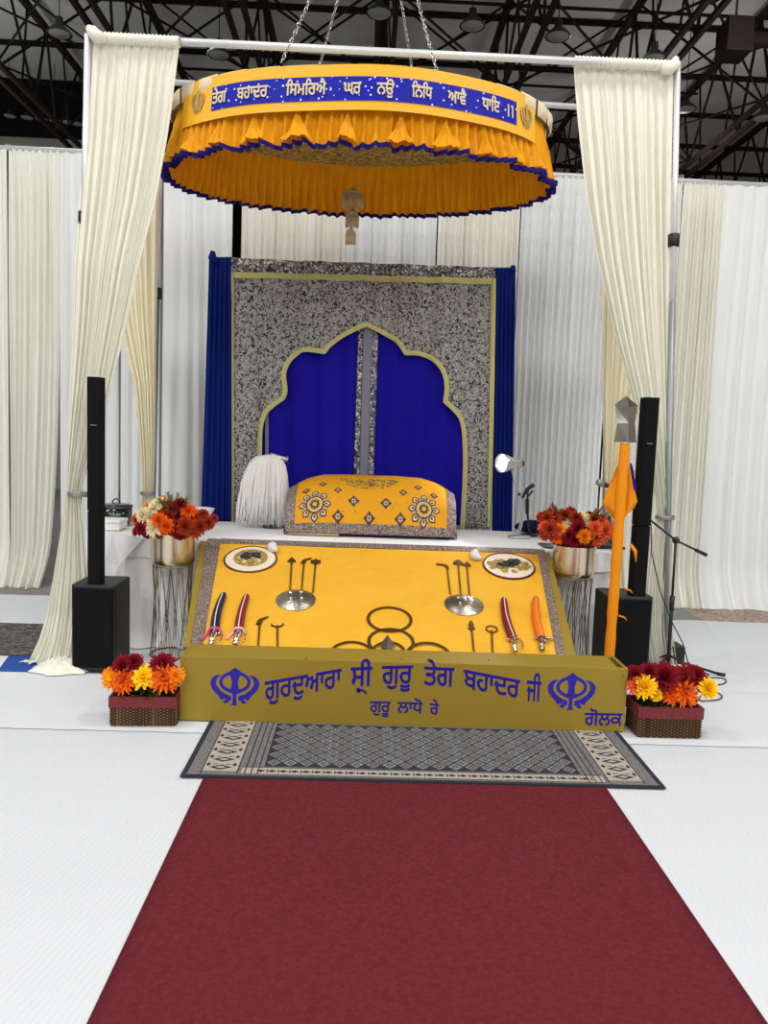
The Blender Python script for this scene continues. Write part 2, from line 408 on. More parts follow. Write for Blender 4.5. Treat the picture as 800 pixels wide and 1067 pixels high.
# high-bay lamps (unlit ones in view)
def make_lamp():
    t = thing('high_bay_lamp', 'round unlit lamp', 'ceiling lamp', (0,0,0), 'unlit round ceiling lamps', world=False)
    MB().lathe([(.001,.22),(.08,.22),(.09,.12),(.22,.05),(.29,0),(.27,-.01)], n=24).build('shade', 'lamp_body', t, smooth=True)
    MB().lathe([(.25,.0),(.2,-.02),(.001,-.03)], n=24).build('lens', 'lamp_lens', t, smooth=True)
    MB().tube([(0,0,.22),(0,0,2.38)], .012, 6).build('cable', 'truss_steel', t)
    return t
lp = [((62,35),'round grey ceiling lamp nearest the top left corner'),((228,57),'round dark ceiling lamp just above the left end of the yellow banner'),
      ((395,14),'round ceiling lamp between the canopy chains'),((492,27),'round ceiling lamp right of the canopy chains'),
      ((581,38),'round ceiling lamp left of the right front drape top'),((681,61),'flat pale ceiling lamp directly above the right front drape'),
      ((714,114),'round ceiling lamp just right of the right frame pole'),((795,123),'round ceiling lamp at the right edge of the photo')]
L0 = make_lamp()
for i, ((px,py), lab) in enumerate(lp):
    p = oz(px, py, 7.2); q = L0 if i == 0 else dup(L0)
    q.location = p; q['label'] = lab; q.scale = (.62,.62,1)
for i, px in enumerate((10,28,43,57,70,80)):
    p = oy(px, 121+i*1.6, 18.2); q = dup(L0, p, 'small round lamp in the distant row above the left drapes', 'distant row of lamps above the left drapes')
    q.scale = (.5,.5,.6)
# tube heater at upper right
t = thing('tube_heater', 'dark tube heater with a square burner box hanging at the upper right', 'heater', oz(765,40,7.4))
c0 = oz(765,40,7.4)
MB().box(c0.x-.18,c0.x+.18,c0.y-.2,c0.y+.2,c0.z-.25,c0.z+.2).build('burner_box', 'truss_steel', t)
MB().tube([(c0.x+.1,c0.y,c0.z),(c0.x+4.5,c0.y,c0.z)], .1, 10).build('tube', 'truss_steel', t)
MB().tube([(c0.x,c0.y,c0.z+.2),(c0.x,c0.y,9.6)], .015, 6).build('hanger', 'truss_steel', t)

# lights of the hall: round high-bay lamps, behind and above the camera
def area(x, y, z, power, size, col=(1,.985,.96)):
    l_ = bpy.data.lights.new('high_bay_light', 'AREA'); l_.shape = 'DISK'; l_.size = size; l_.energy = power; l_.color = col
    ob = bpy.data.objects.new('high_bay_light', l_); C.objects.link(ob); ob.location = (x,y,z)
for y, pw in ((-11,240),(-6.5,200),(-2,110),(3.6,95)):
    for x in (-7.5,-2.6,2.6,7.5):
        area(x, y, 7.4, pw, 1.1)
for x in (-8,-3,3,8): area(x, 12.0, 7.4, 50, .8)
for x, y in ((-6,-3),(6,-3),(-5.5,4),(5.5,4),(-5,10),(5,10),(-8,15),(6,16),(0,21)):   # added fill lights to brighten roof deck and trusses, no fixtures there
    l_ = bpy.data.lights.new('roof_fill_light', 'POINT'); l_.energy = 48; l_.shadow_soft_size = .25
    ob = bpy.data.objects.new('roof_fill_light', l_); C.objects.link(ob); ob.location = (x,y,7.0)
w = bpy.data.worlds.new('world'); bpy.context.scene.world = w; w.use_nodes = True
w.node_tree.nodes['Background'].inputs[0].default_value = (.5,.52,.55,1); w.node_tree.nodes['Background'].inputs[1].default_value = .2

# ------------------------------------------------------------------ floor coverings
def sheet(name, x0, x1, y0, y1, z, m, label, cat, amp=.002, sc=1.5, edge=0, group=None):
    dn = 40 if x0 == 2.2 else 14; nx, ny = max(8,int((x1-x0)*dn)), max(8,int((y1-y0)*dn))
    def fn(u, v):
        x, y = lerp(x0,x1,u), lerp(y0,y1,v)
        if edge: y += edge*noise.noise(Vector((x*1.3,v*2,3)))*v + edge*.3*noise.noise(Vector((x*6,0,9)))
        if x0 == 2.2:
            ka, kb = oz(736,650,.01), oz(800,741,.01); kd = (kb-ka).normalized(); di = abs((x-ka.x)*kd.y-(y-ka.y)*kd.x)
            h0 = .012*math.exp(-(di/.03)**2)
        else: h0 = 0
        e = min(u,1-u,v,1-v)*20
        h = amp*(noise.noise(Vector((x*sc,y*sc*1.6,1)))+1) + amp*.5*(noise.noise(Vector((x*sc*4,y*sc*5,5)))+1)
        return (x, y, z+(h+h0)*min(1,e))
    b_ = MB().grid(fn, nx, ny)
    o = b_.build(name, m, smooth=True)
    return tag(o, label, cat, group)
sheet('floor_sheet', -6, 7, -3.5, 3.99, .001, 'sheet_ribbed', 'ribbed white floor covering in the foreground either side of the red carpet', 'floor covering', amp=.0012)
sheet('floor_sheet', -6, 7, 3.95, 4.93, .006, 'sheet_smooth', 'smooth white floor sheet crossing under the gold box and flower baskets', 'floor covering', amp=.0022, edge=.03)
sheet('floor_sheet', -1.95, 2.35, 4.9, 7.0, .004, 'sheet_smooth', 'white floor sheet under the cloth-covered table and flower stands', 'floor covering', amp=.002)
o = sheet('floor_sheet', 2.2, 6.5, 4.88, 6.93, .007, 'sheet_smooth', 'wrinkled white floor sheet behind the microphone stand at the right', 'floor covering', amp=.004, sc=2.4, edge=.06)
sheet('floor_sheet', -6, -1.95, 6.1, 7.16, .003, 'sheet_smooth', 'white floor sheet at far left between the dark rug and hanging drapes', 'floor covering', amp=.004, sc=2, edge=.04)
# crease in the right rear sheet follows the floor joint below it
a, b = oz(736,650,.02), oz(800,741,.02)
# rug at left
t = sheet('floor_rug', -5, -2.18, 5.22, 6.1, .008, 'grey_rug', 'dark grey patterned rug at the left edge beyond the blue striped mat', 'rug', amp=.0012)
mb = MB(); z = .0085
pa, pb, pc, pd = oz(0,695,z), oz(12,684,z), oz(70,701,z), oz(75,684,z)
yf_ = oz(0,700,z).y; pb.x -= .02; xf_ = pa.x+(pa.x-pb.x)*.5
mb.add([(pb.x,pb.y,z),(-1.85,pb.y,z),(-1.85,yf_,z),(xf_,yf_,z)],[(0,3,2,1)])
mb.cur = 1; mb.add([(pb.x,pb.y,z),(xf_,yf_,z),(-5,yf_,z),(-5,pb.y,z)],[(0,3,2,1)])
tag(mb.build('floor_mat', ['mat_blue','mat_white'], solid=.006), 'blue and white floor mat lying under the left front drape', 'mat')
# red carpet
def cf(u, v):
    x, y = lerp(-.692,1.178,u), lerp(-3.4,3.56,v); return (x, y, .0095+.0008*noise.noise(Vector((x*2,y*2,0))))
o = MB().grid(cf, 30, 100).build('red_carpet', 'carpet_red', smooth=True); s_ = o.modifiers.new('s','SOLIDIFY'); s_.thickness = .006
tag(o, 'long plain dark red carpet runner leading to the gold box', 'carpet')
# patterned rug
rx0, rx1, ry0, ry1 = -.798, 1.458, 3.41, 4.2
Z = .0135
t = thing('patterned_rug', 'grey and black diamond-patterned rug lying before the gold box over the red carpet', 'rug', (.33,3.8,Z))
mb = MB().box(rx0,rx1,ry0,ry1,Z-.004,Z+.004); mb.build('pile', 'rug_dark', t)
def rect(mb, x0, x1, y0, y1, z): mb.add([(x0,y0,z),(x1,y0,z),(x1,y1,z),(x0,y1,z)],[(0,1,2,3)])
bo = MB(); z1, z2, z3 = Z+.0045, Z+.005, Z+.0055
rect(bo, rx0+.02, rx1-.02, ry0+.02, ry1-.02, z1)          # grey ground of border
bo.cur = 1
for xa in (rx0+.085, rx1-.085-.165): rect(bo, xa, xa+.165, ry0+.06, ry1-.06, z2)     # cream end bands
rect(bo, rx0+.27, rx1-.27, ry0+.035, ry0+.105, z2); rect(bo, rx0+.27, rx1-.27, ry1-.105, ry1-.035, z2)
bo.cur = 2
for x in (rx0+.02,rx0+.083,rx0+.25,rx0+.285,rx0+.315,rx0+.345):
    rect(bo, x, x+.006, ry0+.03, ry1-.03, z3); rect(bo, rx0+rx1-x-.006, rx0+rx1-x, ry0+.03, ry1-.03, z3)
rect(bo, rx0+.27, rx1-.27, ry0+.03, ry0+.036, z3); rect(bo, rx0+.27, rx1-.27, ry0+.104, ry0+.11, z3)
def dia(mb, x, y, a, b, z): mb.add([(x-a,y,z),(x,y-b,z),(x+a,y,z),(x,y+b,z)],[(0,1,2,3)])
for sgn in (0,1):
    for i in range(8):
        cx = rx0+.167 if sgn == 0 else rx1-.167; cy = ry0+.1+i*.088
        dia(bo, cx, cy, .055, .028, z3)
        for e in (-1,1): dia(bo, cx+e*.062, cy+.03, .012, .02, z3); rect(bo, cx+e*.03-.012, cx+e*.03+.012, cy+.03, cy+.037, z3)
for i in range(30):
    x = rx0+.36+i*(rx1-rx0-.72)/29
    for yy in (ry0+.07, ry1-.07): dia(bo, x, yy, .022, .014, z3); rect(bo, x+.027, x+.033, yy-.016, yy+.016, z3)
bo.cur = 1
for sgn in (0,1):
    for i in range(8):
        cx = rx0+.167 if sgn == 0 else rx1-.167; dia(bo, cx, ry0+.1+i*.088, .028, .013, z3+.0005)
bo.build('border', ['rug_grey','rug_cream','rug_dark'], t)
fi = MB(); fx0, fx1, fy0, fy1 = rx0+.37, rx1-.37, ry0+.12, ry1-.12
rect(fi, fx0, fx1, fy0, fy1, z2)
nx, ny = 19, 6; dx = (fx1-fx0)/nx; dy = (fy1-fy0)/ny
for j in range(2*ny+1):
    for i in range(nx+1):
        x = fx0+i*dx+(dx/2 if j % 2 else 0); y = fy0+j*dy/2
        if x > fx1-.01 or x < fx0+.01 or y < fy0+.02 or y > fy1-.02: continue
        fi.cur = 1 + (i+j) % 2; a = min(dx*.44, x-fx0, fx1-x); b = dy*.42
        # stepped medallion
        dia(fi, x, y, a, b, z3); fi.cur = 0; dia(fi, x, y, a*.45, b*.5, z3+.0004); fi.cur = 3; dia(fi, x, y, a*.3, b*.34, z3+.0008)
        fi.cur = 0
        for ex, ey in ((-.5,0),(.5,0),(0,.5),(0,-.5)): dia(fi, x+ex*a*.35, y+ey*b*.35, a*.1, b*.16, z3+.0012)
fi.build('field', ['rug_dark','rug_mid','rug_grey','rug_cream'], t)

# ------------------------------------------------------------------ donation box
BX0, BX1, BY0, BY1, BZ = -.963, 1.490, 4.092, 4.345, .378
zb0 = .0185
t = thing('donation_box', 'long low gold-painted wooden donation box with blue lettering and emblems', 'donation box', (.26,4.2,zb0))
MB().box(BX0,BX1,BY0,BY0+.018,zb0,BZ).build('front_panel', 'box_gold', t, bevel=.002)
for x in (BX0, BX1-.018): MB().box(x,x+.018,BY0+.018,BY1,zb0,BZ).build('side_panel', 'box_gold', t, bevel=.002)
MB().box(BX0+.018,BX1-.018,BY1-.018,BY1,zb0,BZ-.004).build('back_panel', 'box_gold', t)
MB().box(BX0+.018,BX1-.05,BY0+.018,BY1-.018,BZ-.012,BZ-.003).build('lid', 'box_gold', t)
MB().box(BX0+.018,BX1-.018,BY0+.018,BY1-.018,zb0,zb0+.012).build('bottom_panel', 'box_gold', t)
sc_ = MB()
for px, py in ((193.5,687),(319,686),(419,687),(509,688),(649,704)):
    p = oy(px, py, BY0); sc_.tube([(p.x,BY0-.001,p.z),(p.x,BY0+.004,p.z)], .004, 8)
sc_.build('screw', 'thread_dark', t)
def box_word(word, pl, pr, h, bold=.014, extra=None, m='blue_text'):
    A, B = oy(*pl, BY0), oy(*pr, BY0); hh = h*4.09/800
    sl = (B-A)/(B.x-A.x)
    mb = MB(); put_word(mb, word, lambda u, v, d: (lerp(A.x,B.x,u), BY0-d-.0003, lerp(A.z,B.z,u)+v*hh), bold, .0015, extra)
    mb.build('lettering', m, t)
box_word('ਗੁਰਦੁਆਰਾ', (275.6,711), (356,697), 19.5, .02)
box_word('ਸ਼ੀ', (365.3,696), (388,695), 20, .02, [SUBR])
box_word('ਗੁਰੂ', (398,694.5), (430.5,693.8), 19, .02)
box_word('ਤੇਗ', (442,695), (473.4,696.5), 19.5, .02)
box_word('ਬਹਾਦਰ', (483,698), (542,709.4), 19, .02)
box_word('ਜੀ', (549,709.6), (564,711), 21, .02)
box_word('ਗੁਰੂ', (385.3,731), (407,731.3), 11.5, .02)
box_word('ਲਾਧੋ', (414,731.6), (440.5,732.4), 11.5, .02)
box_word('ਰੇ', (447.7,733), (457.5,734), 11.5, .02)
box_word('ਗੋਲਕ', (609,743.2), (648.7,743.8), 13, .02)
for (cx, cy) in ((244.7,715.5),(595.3,720.6)):
    p = oy(cx, cy, BY0); mb = MB(); s_ = 25.7*4.09/800
    mb.fill(emblem_polys(), lambda x, y, d: (p.x+x*s_, BY0-d-.0003, p.z+y*s_), .0015)
    mb.build('emblem', 'paint_blue', t)

# ------------------------------------------------------------------ slope with weapons
SY0, SZ0 = 4.37, .349
SL = math.atan(.364)
TZ = .80          # table height
SY1 = 5.615
SN = Vector((0,-sin(SL),cos(SL))); SV = Vector((0,cos(SL),sin(SL))); SO = Vector((0,SY0,SZ0))
LEN = (SY1-SY0)/cos(SL)
def onS(px, py, lift=0):
    d = ray(px, py); q = SO+SN*lift-Vector((0,0,H)); k = q.dot(SN)/d.dot(SN)
    P = Vector((0,0,H))+d*k; return P.x, (P-SO).dot(SV)
def sp(u, v, w=0): return Vector((u,0,0))+SO+SV*v+SN*w
t = thing('sloping_stand', 'gold-painted sloping board rising from the donation box to the table edge', 'stand', (.15,4.9,0))
ul0, vl0 = onS(191.5,673); ul1, vl1 = onS(209,562); ur0, vr0 = onS(599,679); ur1, vr1 = onS(571,571)
def ux(v, a0, v0, a1, v1): return lerp(a0, a1, (v-v0)/(v1-v0))
def bl(v): return ux(v, ul0, vl0, ul1, vl1)
def br(v): return ux(v, ur0, vr0, ur1, vr1)
VT = LEN
P8 = [sp(bl(0),0,-.02), sp(br(0),0,-.02), sp(br(VT),VT,-.02), sp(bl(VT),VT,-.02), sp(bl(0),0,0), sp(br(0),0,0), sp(br(VT),VT,0), sp(bl(VT),VT,0)]
MB().add(P8, [(0,3,2,1),(4,5,6,7),(0,1,5,4),(1,2,6,5),(2,3,7,6),(3,0,4,7)]).build('board', 'box_gold', t)
for e, fx in ((1,bl),(-1,br)):
    mb = MB(); q = []
    for dx in (.01,.028):
        q += [(fx(0)+e*dx,SY0+.02,.008),(fx(0)+e*dx,SY0+.02,sp(0,.02,-.02).z),(fx(VT)+e*dx,SY1-.03,sp(0,VT-.03,-.02).z),(fx(VT)+e*dx,SY1-.03,.008)]
    mb.add(q, [(0,1,2,3),(7,6,5,4),(0,4,5,1),(1,5,6,2),(2,6,7,3),(3,7,4,0)]).build('side_panel', 'box_gold', t)
# yellow cloth with lace border
ci0, cv0 = onS(211,672); ci1, cv1 = onS(229,568); cj0, cw0 = onS(579,679); cj1, cw1 = onS(560,575)
lo0, lv0 = onS(198.5,673); lo1, lv1 = onS(216,563); ro0, rv0 = onS(588,679); ro1, rv1 = onS(566.5,570)
def yl(v): return ux(v, ci0, cv0, ci1, cv1)
def yr(v): return ux(v, cj0, cw0, cj1, cw1)
def ll(v): return ux(v, lo0, lv0, lo1, lv1)
def lr(v): return ux(v, ro0, rv0, ro1, rv1)
t = thing('yellow_cloth', 'bright yellow cloth with grey lace border spread over the sloping board', 'cloth', (.15,4.9,.5))
vtop = VT-.065
def wr(x, v):
    return .0035*abs(noise.noise(Vector((x*4,v*2.5,0))))+.004*abs(noise.noise(Vector((x*2+v*5,v*9-x*3,4))))
MB().grid(lambda u, v: sp(lerp(yl(v*vtop),yr(v*vtop),u), v*vtop, .003+wr(lerp(-1,1,u),v)), 110, 60).build('cloth_panel', 'ramp_cloth', t, smooth=True)
lb = MB()
lb.grid(lambda u, v: sp(lerp(ll(v*VT),yl(v*VT)+.004,u), v*VT, .008+.003*sin(u*PI)), 4, 40)
lb.grid(lambda u, v: sp(lerp(yr(v*VT)-.004,lr(v*VT),u), v*VT, .008+.003*sin(u*PI)), 4, 40)
lb.grid(lambda u, v: sp(lerp(yl(VT),yr(VT),u), lerp(vtop,VT+.01,v), .008+.003*sin(v*PI)), 60, 4)
lb.build('lace_border', 'lace', t, smooth=True)
RS = Matrix.Rotation(SL, 3, 'X')
def place(o, px, py, ang=0, lift=.006):
    u, v = onS(px, py, lift); o.location = sp(u, v, lift); o.rotation_euler = (RS @ Matrix.Rotation(ang, 3, 'Z')).to_euler()
def seg(p0, p1, lift=.006):
    a = Vector(onS(*p0, lift)); b = Vector(onS(*p1, lift)); d = b-a
    return a, d.length, math.atan2(d.y, d.x)-PI/2
flatfn = lambda z: (lambda x, y, d: (x, y, z+d))
def head_polys(kind):
    if kind == 'arrow': return [[(0,.075),(-.030,.012),(-.008,.018),(-.008,-.01),(.008,-.01),(.008,.018),(.030,.012)]]
    if kind == 'leaf': return [[(0,.09),(-.018,.04),(-.008,.015),(-.022,.0),(-.008,-.012),(.008,-.012),(.022,0),(.008,.015),(.018,.04)]]
    if kind == 'axe': return [[(-.022,-.005),(-.014,.03),(0,.05),(.05,.075),(.045,.066),(.02,.045),(.012,.02),(.008,-.005)]]
    if kind == 'trefoil': return [[(-.008,-.01),(-.012,.008),(-.035,.014),(-.026,.03),(-.036,.05),(-.016,.05),(0,.068),(.016,.05),(.036,.05),(.026,.03),(.035,.014),(.012,.008),(.008,-.01)]]
    if kind == 'sickle': return [[(-.006,-.01),(-.008,.02),(-.03,.045),(-.075,.055),(-.078,.062),(-.03,.062),(0,.045),(.012,.02),(.008,-.01)]]
    if kind == 'mushroom': return [[(-.008,-.01),(-.010,.015),(-.036,.018),(-.034,.04),(-.016,.066),(0,.078),(.016,.066),(.034,.04),(.036,.018),(.010,.015),(.008,-.01)]]
def spear(kind, p0, p1, label, lift=.006):
    a, L_, ang = seg(p0, p1, lift)
    t = thing('ceremonial_staff', label, 'ceremonial weapon', (0,0,0), 'miniature staffs on the yellow cloth', world=False)
    hl = .06
    MB().tube([(0,0,.006),(0,L_-hl*.8,.006)], .0055, 8).build('shaft', 'bronze', t, smooth=True)
    mb = MB()
    if kind == 'crescent':
        R = [(.04*cos(q), .03+.034*sin(q)) for q in [PI+PI*i/14 for i in range(15)]]+[(.033*cos(q), .036+.03*sin(q)) for q in [2*PI-PI*i/14 for i in range(15)]]
        mb.poly([R], lambda x, y, d: (x, y+L_-hl, .002+d), .006)
    elif kind == 'ring':
        mb.tube([(.034*cos(q*PI/12), L_-.034+.034*sin(q*PI/12), .006) for q in range(24)], .005, 6, close=True)
    else:
        for R in head_polys(kind): mb.poly([R], lambda x, y, d: (x, y+L_-hl, .001+d), .01)
    mb.build('head', 'bronze', t)
    t.location = sp(a.x, a.y, lift); t.rotation_euler = (RS @ Matrix.Rotation(ang, 3, 'Z')).to_euler()
spear('arrow', (302,617), (304,582.5), 'arrow-headed small bronze staff, leftmost of three above the left round shield')
spear('axe', (314,617), (317,583), 'hook-headed small bronze staff, middle of three above the left round shield')
spear('trefoil', (326,618), (329,584), 'trefoil-headed small bronze staff, rightmost of three above the left round shield')
spear('sickle', (469,620), (465.5,589), 'sickle-headed small bronze staff, leftmost of three above the right round shield')
spear('mushroom', (480,621), (477,585.5), 'mace-headed small bronze staff, middle of three above the right round shield')
spear('arrow', (489,621), (486,587), 'arrow-headed small bronze staff, rightmost of three above the right round shield')
spear('axe', (268.6,676), (271,645), 'hooked small bronze staff beside the crimson sheathed dagger at left')
spear('crescent', (289,677), (289,648), 'crescent-headed small bronze staff below the left round shield')
spear('leaf', (494,683), (490.5,650), 'spear-headed small bronze staff below the right round shield')
spear('ring', (513,683), (512,653), 'ring-headed small bronze staff left of the red sheathed dagger')
def shield(px, py, rpx, label):
    R = .128
    t = thing('round_shield', label, 'shield', (0,0,0), 'domed steel shields', world=False)
    MB().lathe([(.0008,.036),(R*.3,.033),(R*.6,.024),(R*.85,.010),(R*.97,.002),(R,.001),(R*.99,-.003),(.001,-.003)], n=40).build('dish', 'brushed', t, smooth=True)
    for k in range(4):
        a = PI/4+k*PI/2; MB().ball((.048*cos(a),.048*sin(a),.034), .012, 10, 6, (1,1,.9)).build('boss', 'chrome', t, smooth=True)
    place(t, px, py, .1, .009)
shield(308.3, 625, 22, 'small domed steel shield below three staffs at left on yellow cloth')
shield(483.3, 630, 22, 'small domed steel shield below three staffs at right on yellow cloth')
def plate(px, py, rim, label):
    R = .187
    t = thing('ornate_plate', label, 'ornate plate', (0,0,0), None, world=False)
    MB().lathe([(.001,.006),(R*.93,.006),(R*.93,-.002)], n=48).build('face', 'cream_enamel', t, smooth=False)
    MB().tube([(R*.96*cos(a*PI/24), R*.96*sin(a*PI/24), .003) for a in range(48)], .0075, 8, close=True).build('rim', rim, t, smooth=True)
    mb = MB(); rr = random.Random(px)
    if rim == 'bronze':
        for k in range(26):
            a = 2*PI*k/26; mb.ball((R*.55*cos(a), R*.55*sin(a)+.01, .010), .017, 8, 5, (1,1,.5))
        for k in range(30):
            a = rr.random()*2*PI; q = rr.random()**.5*R*.5; mb.ball((q*cos(a), q*sin(a)+.01, .012), .012+.008*rr.random(), 7, 5, (1,.8,.6))
    else:
        for k in range(80):
            x = (rr.random()-.5)*1.5*R; y = -.005+(rr.random()-.5)*.85*R*(1.3-abs(x)/R); mb.ball((x, y, .010), .012+.008*rr.random(), 7, 5, (1.2,.8,.5))
    mb.build('gold_relief', 'plate_gold', t, smooth=True)
    mb = MB()
    for k in range(16):
        x = (rr.random()-.5)*R*.7; y = (rr.random()-.3)*R*.45; mb.ball((x, y, .022), .014+.008*rr.random(), 8, 5, (1.2,.7,.6))
    mb.build('dark_relief', 'plate_dark', t, smooth=True)
    place(t, px, py, 0, .008)
plate(261, 583, 'bronze', 'large round cream plate with bronze rim and gold relief, upper left of yellow cloth')
plate(530, 590, 'maroon_metal', 'large round plate with dark red rim and gold relief, upper right of yellow cloth')
def plume(px, py, fl, label):
    t = thing('white_ornament', label, 'ornament', (0,0,0), None, world=False)
    pts, rr = [], []
    for i in range(11):
        s = i/10; pts.append((fl*(.02-.0*s+.07*max(0,s-.55)**1.5*2), .055-.12*s, .03)); rr.append(.004+.034*sin(min(1,s*1.25)*PI*.72) if s < .8 else .026-.09*(s-.8))
    rr = [max(.003, q) for q in rr]
    MB().tube(pts, rr, 12).build('body', 'ornament_white', t, smooth=True)
    MB().tube([(fl*.02,.055,.03),(fl*.022,.075,.032)], .006, 8).build('tip', 'steel', t, smooth=True)
    place(t, px, py, 0, .006)
plume(281, 573, 1, 'small white shell-like ornament touching the bronze-rimmed plate')
plume(491, 581, 1, 'small pale grey shell-like ornament between right staffs and the red-rimmed plate')
def dagger(tip, guard, end, bend, vel, cord, rib, label, curl=False):
    a, L_, ang = seg(guard, tip); e, Lh, ah = seg(guard, end)
    t = thing('sheathed_dagger', label, 'dagger', (0,0,0), 'velvet-sheathed daggers on yellow cloth', world=False)
    n = 14; pts = []; rr = []
    for i in range(n+1):
        s = i/n; pts.append((bend*sin(s*PI)*.9, L_*s*.94, .016)); rr.append(.028*(1-.25*s**2) if s < .96 else .018)
    MB().tube(pts, rr, 12).build('sheath', vel, t, smooth=True)
    MB().tube([(bend*sin(s/10*PI)*.9, L_*s/10*.94, .016+.028*(1-.25*(s/10)**2)) for s in range(11)], .0035, 6).build('piping', cord, t, smooth=True)
    MB().tube([(0,L_*.93,.016),(0,L_*.97,.016),(.003,L_,.016)], [.018,.012,.003], 10).build('chape', 'thread_pale', t, smooth=True)
    mb = MB(); mb.tube([(0,.0,.018),(0,-.02,.018),(-.004,-.05,.02),(-.004,-.10,.02)], [.026,.016,.014,.017], 10)
    mb.tube([(-.042,0,.018),(.042,0,.018)], .008, 8); mb.ball((-.004,-.108,.02), .018, 10, 6)
    if curl: mb.tube([(.02+.022*cos(q*PI/8)+.02, -.01+.022*sin(q*PI/8), .02) for q in range(13)], .007, 8)
    else: mb.tube([(.038+.012*sin(q*PI/8), -q*.0115, .02) for q in range(9)], .005, 8)
    mb.build('hilt', 'chrome' if not curl else 'brushed', t, smooth=True)
    if rib:
        mb = MB(); mb.tube([(.034*cos(q*PI/10), .008+.014*sin(q*PI/10)*.5, .018+.026*sin(q*PI/10)) for q in range(20)], .0085, 7, close=True)
        mb.tube([(-.03,0,.02),(-.05,-.02,.014),(-.06,-.05,.006)], .008, 7)
        mb.build('ribbon', rib, t, smooth=True)
    t.location = sp(a.x, a.y, .006); t.rotation_euler = (RS @ Matrix.Rotation(ang, 3, 'Z')).to_euler()
dagger((233.5,619), (223.5,662), (222,676), -.014, 'velvet_navy', 'cord_white', 'ribbon_pink', 'navy blue sheathed dagger with pink ribbon, leftmost on yellow cloth')
dagger((257.5,621), (248.5,662), (246,676), -.010, 'velvet_crimson', 'cord_white', 'ribbon_rose', 'crimson sheathed dagger with pale pink ribbon beside the navy dagger')
dagger((524,624), (534.5,669), (540,684), -.016, 'velvet_crimson', 'cord_white', None, 'red sheathed dagger with silver hilt beside the orange one at right')
dagger((557.5,623), (563.5,668), (568,684), -.016, 'velvet_orange', 'cord_gold', None, 'orange sheathed dagger with curled silver hilt, rightmost on yellow cloth', True)
def ring(px, py, rpx, label, lift, w=.018):
    u, v = onS(px, py, lift); u2, _ = onS(px+rpx, py, lift); R = u2-u
    mb = MB(); mb.lathe([(R-w,-.002),(R,-.002),(R,.002),(R-w,.002),(R-w,-.002)], n=56)
    o = mb.build('thin_ring', 'bronze'); tag(o, label, 'ring', 'thin bronze rings at the bottom of the yellow cloth')
    o.location = sp(u, v, lift); o.rotation_euler = (RS.to_euler())
ring(405.8, 645, 23.8, 'whole thin bronze ring, topmost in the centre of yellow cloth', .012)
ring(407.3, 668.5, 24.6, 'large thin bronze ring just below the topmost ring, cut off by the box', .012)
ring(405, 678.5, 17.5, 'smaller thin bronze ring around the pointed blade tip', .018, .016)
ring(366.5, 682, 24, 'thin bronze ring showing as an arc left of the pointed blade tip', .012)
ring(446.5, 683, 24, 'thin bronze ring showing as an arc right of the pointed blade tip', .018)
u, v = onS(403.5, 662, .022)
o = MB().add([(0,0,0),(-.042,-.1,0),(0,-.11,.008),(.042,-.1,0),(-.03,-.16,0),(.03,-.16,0),(0,-.16,.008)], [(0,1,2),(0,2,3),(1,4,6,2),(2,6,5,3),(0,3,5,6,4,1)]).build('blade_tip', 'brushed')
tag(o, 'grey pointed double-edged blade tip in the centre of the bronze rings', 'blade'); o.location = sp(u, v, .026); o.rotation_euler = RS.to_euler()

# ------------------------------------------------------------------ tables and cloths
TX0, TX1, TY0, TY1 = -1.735, 1.86, 5.62, 6.75
t = thing('trestle_table', 'long folding table hidden under white cloths behind the sloping board', 'table', (.05,6.2,.01))
MB().box(TX0+.03,TX1-.03,TY0+.03,TY1-.03,TZ-.05,TZ-.012).build('tabletop', 'white_card', t)
for x in (TX0+.15,TX1-.15):
    for y in (TY0+.12,TY1-.12): MB().tube([(x,y,.012),(x,y,TZ-.05)], .018, 8).build('leg', 'pipe_grey', t)
def skirt(path, z0, z1, amp, n, puddle=0, seed=0, nv=14, per=60):
    # path: list of xy corners; folds grow toward the hem
    P = [Vector((a, b)) for a, b in path]; segs = [(P[i], P[i+1]) for i in range(len(P)-1)]
    tot = sum((b-a).length for a, b in segs)
    def at(s):
        d = s*tot
        for a, b in segs:
            l_ = (b-a).length
            if d <= l_+1e-9: e = (b-a)/l_; return a+e*d, Vector((e.y, -e.x))
            d -= l_
        e = (segs[-1][1]-segs[-1][0]).normalized(); return segs[-1][1], Vector((e.y, -e.x))
    def fn(u, v):
        p, nn = at(u); g = v**.7
        a = amp*g*(sin(2*PI*n*u+3*noise.noise(Vector((u*n*.7,seed,0))))+.5*noise.noise(Vector((u*n*2.3,seed,v*2))))
        a += amp*1.0*g + puddle*max(0, v-.9)*10*(1+.6*noise.noise(Vector((u*n,seed,7))))
        q = p+nn*a
        return (q.x, q.y, lerp(z1, z0, v)+.006*g*noise.noise(Vector((u*30,seed,1))) if v < .98 else z0)
    return MB().grid(fn, int(per*tot), nv)
o = skirt([(TX0,TY1),(TX0,TY0),(TX1,TY0),(TX1,TY1)], .014, TZ-.004, .022, 34, .10, 3, 16, 60).build('table_skirt', 'cloth_white', smooth=True)
tag(o, 'long white cloth skirt hanging to the floor around the table', 'table skirt')
